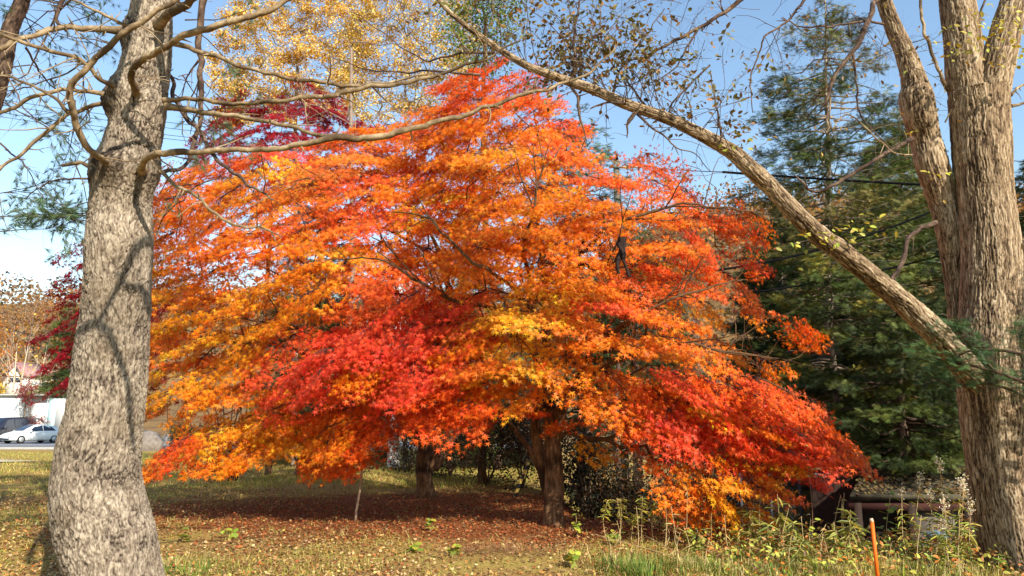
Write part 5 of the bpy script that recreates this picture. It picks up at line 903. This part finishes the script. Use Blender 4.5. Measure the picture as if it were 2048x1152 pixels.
g = GZ(710, 1043); stick('pale wooden pole leaning up into the maple', 'pole', 'leaning_pole', g-np.array((0, 0, .05)), P(732, 885, 12.0), .021, plain('weathered_wood', lin(150, 126, 102), .85, var=.2, scale=20))
m_, n, b = newmat('hazard_stripe'); b.inputs['Roughness'].default_value = .6; tc = N(n, 'ShaderNodeTexCoord'); sx = N(n, 'ShaderNodeSeparateXYZ'); n.links.new(tc.outputs['Object'], sx.inputs[0]); mu = N(n, 'ShaderNodeMath', operation='MULTIPLY'); mu.inputs[1].default_value = 5.2; fr = N(n, 'ShaderNodeMath', operation='FRACT'); gt = N(n, 'ShaderNodeMath', operation='GREATER_THAN'); gt.inputs[1].default_value = .5
n.links.new(sx.outputs[2], mu.inputs[0]); n.links.new(mu.outputs[0], fr.inputs[0]); n.links.new(fr.outputs[0], gt.inputs[0]); mx = N(n, 'ShaderNodeMix', data_type='RGBA'); mx.inputs['A'].default_value = (.015, .015, .015, 1); mx.inputs['B'].default_value = (*lin(224, 196, 90), 1); n.links.new(gt.outputs[0], mx.inputs[0]); n.links.new(mx.outputs['Result'], b.inputs['Base Color'])
g = GZ(1027, 994); stick('black and yellow striped guard pole leaning right', 'pole', 'striped_pole', g-np.array((0, 0, .05)), P(1057, 925, g[1]+.2), .035, m_, taper=1)
g = GZ(1757, 1168); t = thing('marker_stake', 'bright orange marker stake leaning in the weeds', 'stake', g); mb = MB(); tp_ = P(1744, 1044, g[1]); mb.tube([g-np.array((0, 0, .1)), tp_], .021, 4); mb.build('shaft', plain('orange_paint', lin(232, 100, 16), .6, var=.1), t, False); mb = MB(); mb.tube([tp_, tp_+np.array((-.006, 0, .035))], [.022, .018], 4); mb.build('cap', plain('worn_tip', lin(206, 170, 140), .8), t, False)
def rock(label, loc, s_, c, name='boulder', cat='boulder', seed=1):
    mb = MB(); nu, nv = 28, 16; th = np.linspace(0, 2*math.pi, nu, endpoint=False); ph = np.linspace(.02, math.pi-.02, nv); v = np.array([(math.cos(a)*math.sin(b_), math.sin(a)*math.sin(b_), math.cos(b_)) for b_ in ph for a in th]); r = .8+.45*fbm(v*1.6+seed*7, 4, seed); v = v*r[:, None]*np.array(s_)+np.array(loc); i = np.arange(nv-1)[:, None]*nu; j = np.arange(nu)[None]; k = (j+1) % nu
    mb.add(v, np.stack([i+j, i+k, i+nu+k, i+nu+j], -1).reshape(-1, 4)); return tag(mb.build(name, plain(name, lin(*c), .9, var=.25, scale=5, bump=.4)), label, cat)
g = GZ(296, 902); rock('grey boulder peeking out right of the pine trunk', g+np.array((0, 0, .35)), (.75, .5, .75), (122, 112, 102))
g = GZ(340, 893); rock('second grey boulder, smaller, behind the yellow maple spray', g+np.array((0, 0, .3)), (.6, .5, .55), (132, 126, 120), seed=2)
g = GZ(1722, 1112); rock('reddish brown rotting log lying in the weeds near the orange stake', g+np.array((0, .3, .03)), (.25, .12, .13), (120, 84, 56), 'log', 'log', 4)
g = GZ(605, 950); t = thing('tree_stump', 'dark old stump behind the hanging maple spray', 'stump', g); mb = MB(); s_ = np.array([g-np.array((0, 0, .1)), g+np.array((0, 0, .1)), g+np.array((.02, 0, .42))]); bark_tube(mb, s_, [.34, .24, .22], 30, .03, 'elm', 4, .2); mb.build('stump_body', M['darklimb'], t)
for k in (-1, 1): mb = MB(); mb.tube([g+np.array((k*.15, 0, .3)), g+np.array((k*.28, 0, .55)), g+np.array((k*.33, 0, .7))], [.05, .03, .012], 6); mb.build('snag', M['darklimb'], t)
g = GZ(465, 962); D_ = g[1]; t = thing('wooden_bench', 'low dark plank table half hidden behind the yellow spray', 'bench', g); zt = P(455, 942, D_)[2]; mb = MB(); mb.box((g[0]-.1, D_, zt), (.85, .4, .07)); mb.build('seat', wood, t, False); mb = MB(); mb.tube([g-np.array((0, 0, .05)), (g[0], D_, zt-.035)], [.15, .13], 12); mb.build('leg', wood, t); mb = MB(); mb.box((P(430, 930, D_)[0], D_+.1, P(430, 930, D_)[2]), (.09, .4, .36)); mb.build('backrest', wood, t, False)
# dark strips hanging in the right maple
q = P(1243, 474, 9.35); t = thing('hanging_cloth', 'dark torn strips hanging from a branch inside the right maple', 'cloth', q); clm = plain('dark_cloth', lin(40, 26, 22), .9, var=.3, scale=10)
for k, (dx, l, w_) in enumerate(((-.05, .52, .05), (.045, .56, .045), (-.0, .3, .06))):
    mb = MB(); vv = []; m2 = 9
    for i in range(m2):
        f_ = i/(m2-1); c = q+np.array((dx*f_*1.4+.02*math.sin(f_*7+k), .02*math.sin(f_*5), -l*f_)); ww = w_*(1-.6*f_)*(1+.3*math.sin(f_*13+k*2)); vv += [c+np.array((-ww, 0, 0)), c+np.array((0, -.02, 0)), c+np.array((ww, 0, 0)), c+np.array((0, .02, 0))]
    i = np.arange(m2-1)[:, None]*4; j = np.arange(4)[None]; k2 = (j+1) % 4; mb.add(vv, np.stack([i+j, i+k2, i+4+k2, i+4+j], -1).reshape(-1, 4)); mb.build('strip', clm, t)
g = GZ(1880, 1085); rock('crumpled pale blue sack in the weeds under the shed roof', (P(1882, 1072, 10.5)[0], 10.5, P(1882, 1072, 10.5)[2]), (.2, .15, .08), (92, 112, 122), 'sack', 'sack', 6)

# ------------------------------------------------------------------ weeds and seedlings (each one a plant)
stemm = plain('dry_stem', lin(176, 152, 104), .8, var=.2, scale=30); redstem = plain('brown_stem', lin(120, 84, 60), .8)
def weed(kind, px, ytop, ybase, label, grp):
    g = GZ(px, ybase); top = P(px+rnd.uniform(-12, 12), ytop, g[1]+rnd.uniform(-.1, .1)); h = top[2]-g[2]
    nm = {'gold': 'goldenrod', 'whorl': 'leafy_stalk', 'lance': 'willow_herb', 'seed': 'seedling', 'vine': 'leafy_sapling', 'dry': 'dry_stalk'}[kind]; t = thing(nm, label, 'sapling' if kind == 'vine' else 'weed' if kind != 'seed' else 'seedling', g, grp)
    s_ = spline([g, g*.6+top*.4+rv(1)[0]*.03, top], 6); mb = MB(); mb.tube(s_, np.linspace(.006, .0025, len(s_)), 5); mb.build('stem', stemm if kind != 'vine' else redstem, t)
    def lv(n_, f0, f1, tpl, sz, cols, drp=-.2, sp_=.01, nm2='leaves'):
        u = rng.uniform(f0, f1, n_)*(len(s_)-1.01); i = u.astype(int); q = s_[i]+(s_[i+1]-s_[i])*(u-i)[:, None]+rv(n_, sp_); a = rng.random(n_)*6.28; tip = np.stack([np.cos(a), np.sin(a), np.full(n_, drp)+rng.normal(size=n_)*.25], 1); c = np.array(cols)[rng.integers(0, len(cols), n_)]; m2 = MB(); scatter(m2, tpl, q, rv(n_, .3)+np.array((0, -.2, 1)), tip, rng.uniform(*sz, n_), jit(c, n_, .18)); m2.build(nm2, M['leaf'], t, False)
    DR = [lin(176, 150, 96), lin(140, 104, 66), lin(196, 176, 110)]; GRN = [lin(150, 160, 70), lin(186, 178, 88), lin(112, 132, 58)]
    if kind == 'gold':
        lv(34, .1, .85, LANCE, (.08, .16), GRN, -.1); lv(30, .35, .95, LANCE, (.05, .1), DR, -.7, .01, 'dry_leaves'); m2 = MB(); n_ = 90; q = top+rv(n_)*np.array((.022, .022, .05)); scatter(m2, OVAL, q, rv(n_), rv(n_)+np.array((0, 0, .5)), rng.uniform(.012, .03, n_), jit(lin(226, 214, 184), n_, .1)); m2.build('seed_head', M['leaf'], t, False)
    elif kind == 'whorl':
        lv(44, .62, 1, LANCE, (.07, .12), [lin(158, 162, 70), lin(190, 178, 84)], -.15); lv(16, .15, .6, LANCE, (.04, .09), DR, -.9, .01, 'dry_leaves')
    elif kind == 'lance': lv(52, .3, 1, LANCE, (.10, .20), [lin(134, 142, 66), lin(176, 168, 88), lin(112, 120, 58)], -.45)
    elif kind == 'seed': lv(14, .5, 1, ROUND, (.06, .11), [lin(168, 170, 62), lin(130, 148, 58)], -.05, .03)
    elif kind == 'vine': lv(12, .15, .4, ROUND, (.05, .08), [lin(170, 180, 70)], 0, .05); lv(12, .8, 1, ROUND, (.05, .08), [lin(206, 190, 130), lin(160, 160, 80)], -.4, .05, 'dry_leaves')
    else: lv(8, .2, 1, LANCE, (.06, .12), DR, -.4)
g1 = 'goldenrod stalks beside the elm base'
for k, (px, a, b_, lab) in enumerate([(1890, 930, 1130, 'tallest goldenrod with a white seed head, close to the elm'), (1912, 972, 1135, 'goldenrod with a fluffy double head left of the elm bark'), (1926, 966, 1140, 'goldenrod with bent-over head nearest the elm'), (1860, 988, 1130, 'goldenrod with a pale head in front of the shed opening'), (1815, 985, 1125, 'thin goldenrod with curled brown leaves before the shed'), (1848, 960, 1128, 'brown-topped goldenrod in the middle before the shed'), (1945, 1010, 1145, 'goldenrod stalk overlapping the elm flare'), (1900, 1010, 1150, 'shorter yellow-leaved goldenrod at the frame bottom'), (1875, 1050, 1150, 'short leafy goldenrod below the pale head')]): weed('gold', px, a, b_, lab, g1)
g2 = 'leafy-topped stalks at the edge of the maple shade'
for px, a, b_, lab in [(1214, 1000, 1085, 'leftmost leafy-topped stalk in front of the dark shade'), (1238, 997, 1080, 'second leafy-topped stalk from the left in the shade edge'), (1284, 992, 1090, 'bright yellow leafy-topped stalk, third from left'), (1308, 1000, 1086, 'leafy-topped stalk touching the low orange spray'), (1262, 1030, 1082, 'short brown stalk between the leafy-topped ones')]: weed('whorl', px, a, b_, lab, g2)
g3 = 'long-leaved green weeds below the red maple tip'
for px, a, b_, lab in [(1556, 988, 1110, 'tall green long-leaved weed below the reddest maple tip'), (1505, 1020, 1100, 'long-leaved weed under the orange low spray'), (1525, 1050, 1120, 'yellowish long-leaved weed in front of the spray'), (1580, 1045, 1125, 'long-leaved weed left of the dry-topped sapling'), (1695, 1020, 1130, 'green long-leaved weed left of the orange stake'), (1680, 1060, 1140, 'drooping long-leaved weed at the bottom near the stake'), (1470, 1060, 1125, 'low long-leaved weed in the middle bottom right'), (1600, 1080, 1145, 'low long-leaved weed at the very bottom'), (1715, 1045, 1120, 'long-leaved weed directly behind the orange stake'), (1395, 1060, 1105, 'dark green long-leaved weed under the low maple spray')]: weed('lance', px, a, b_, lab, g3)
weed('vine', 1622, 905, 1105, 'thin pale sapling with dried leaves on top before the red maple tip', None); weed('vine', 1430, 890, 1085, 'thin brown sapling standing through the low orange spray', None)
g4 = 'small bright seedlings in the grass'
for px, a, b_, lab in [(1155, 1030, 1075, 'green seedling right of the straight maple trunk'), (1222, 1062, 1092, 'seedling below the leafy-topped stalks'), (1150, 1110, 1135, 'dark green broad-leaved seedling in the foreground litter'), (910, 1092, 1110, 'yellow two-leaved seedling near the bottom centre'), (828, 1085, 1105, 'pale green seedling in the foreground left of centre'), (1985, 1112, 1150, 'bright yellow-green seedling at the foot of the elm'), (460, 1064, 1078, 'small seedling in the sunny grass right of the pine'), (365, 1068, 1085, 'low seedling close to the pine trunk'), (1375, 1060, 1100, 'yellow-leaved seedling under the low spray'), (860, 1038, 1062, 'seedling at the front edge of the maple shade'), (1640, 1040, 1080, 'yellow round-leaved seedling by the dry-topped sapling'), (1780, 990, 1100, 'yellow broad-leaved plant in front of the shed opening')]: weed('seed', px, a, b_, lab, g4)
g5 = 'dry straw stalks in the weeds'
for k in range(46):
    px = rnd.uniform(1180, 2000); b_ = rnd.uniform(1085, 1150); weed('dry', px, b_-rnd.uniform(40, 130), b_, 'thin dry straw stalk among the weeds at the lower right', g5)
for a, b_, lab in (((1180, 1075), (1400, 1130), 'long fallen straw lying across the grass clump'), ((1290, 1080), (1420, 1145), 'second fallen straw crossing at the lower middle')): p_ = GZ(a[0], a[1]+20)+np.array((0, 0, .18)); q_ = GZ(b_[0], b_[1]); stick(lab, 'straw', 'straw', p_, q_+np.array((0, 0, .02)), .005, stemm)
# grass clumps
def clump(label, px, py, n_, r, h, cols, grp='grass clumps at the lower right'):
    g = GZ(px, py); mb = MB(); q = g+rv(n_)*np.array((r, r*.7, 0)); q[:, 2] = H(q[:, 0], q[:, 1]); a = nrm(q-g+1e-5); tip = a*.6+np.array((0, 0, 1.))+rv(n_, .3); blades(mb, q, tip, -a+np.array((0, 0, .4))+rv(n_, .2), rng.uniform(h*.3, h, n_), jit(np.array(cols)[rng.integers(0, len(cols), n_)], n_, .18), .55); return tag(mb.build('grass_clump', M['grass'], smooth=False), label, 'grass clump', grp)
GR = [lin(96, 122, 44), lin(120, 140, 60), lin(76, 100, 40)]; ST = [lin(190, 170, 110), lin(160, 150, 80), lin(206, 188, 130)]
clump('lush dark green grass clump at the bottom right of centre', 1285, 1150, 420, .22, .26, GR+[lin(150, 150, 80)]); clump('green grass clump left part under the fallen straws', 1235, 1130, 200, .2, .2, GR+ST)
for px, py, n_, lab, c in ((1380, 1135, 420, 'straw and green clump below the low spray', ST+GR), (1450, 1145, 420, 'clump of dry straw grass at the bottom', ST+GR), (1540, 1150, 500, 'mixed grass clump beneath the long-leaved weeds', GR+ST), (1620, 1140, 420, 'straw grass clump by the sapling foot', ST+GR), (1700, 1150, 420, 'dry grass clump left of the orange stake', ST), (1790, 1145, 500, 'yellow grass clump right of the orange stake', ST+[lin(180, 184, 70)]), (1860, 1150, 500, 'grass clump under the goldenrod', ST+GR), (1930, 1155, 400, 'straw grass clump at the elm foot', ST), (1580, 1110, 300, 'grass clump on the drop edge, centre', ST+GR), (1750, 1110, 340, 'grass clump on the drop edge before the shed', ST+GR), (1660, 1105, 300, 'grass clump on the drop edge behind the stake', GR+ST), (1840, 1105, 340, 'yellowing grass clump behind the goldenrod', ST), (340, 1135, 260, 'sunny grass tuft right of the pine base', GR+ST), (390, 1150, 200, 'small grass tuft near the pine base', GR)): clump(lab, px, py, int(n_*.7), .26, .2, c)
# low leafy ground cover on the right bank
nq = 9000; px_ = rng.uniform(2.2, 8, nq); py_ = rng.uniform(7.6, 12.5, nq); q = np.stack([px_, py_, H(px_, py_)+rng.random(nq)**2*.28], 1); mb = MB(); scatter(mb, OVAL, q, np.array((0, -.4, 1.))+rv(nq, .5), rv(nq), rng.uniform(.035, .075, nq), jit(np.array([lin(190, 186, 80), lin(140, 150, 64), lin(176, 130, 70), lin(120, 90, 56), lin(206, 120, 50)])[rng.integers(0, 5, nq)], nq, .18)); tag(mb.build('ground_cover', M['leaf'], smooth=False), 'low mixed yellow-green ground cover on the bank at the lower right', 'ground cover', kind='stuff')
# heaps of dry clippings
mb = MB(); n_ = 900; q = np.stack([rng.normal(size=n_)*.42-.15, 8.95+rng.normal(size=n_)*.2, np.zeros(n_)], 1); q[:, 2] = H(q[:, 0], q[:, 1])+.01+rng.random(n_)*.03; tip = rv(n_)*np.array((1, 1, .2)); blades(mb, q, tip, np.array((0, 0, 1.))+rv(n_, .3), rng.uniform(.08, .2, n_), jit(lin(140, 104, 70), n_, .25), .35); tag(mb.build('dry_clippings', M['litter'], smooth=False), 'low heap of dry brown clippings in the foreground litter', 'clippings')
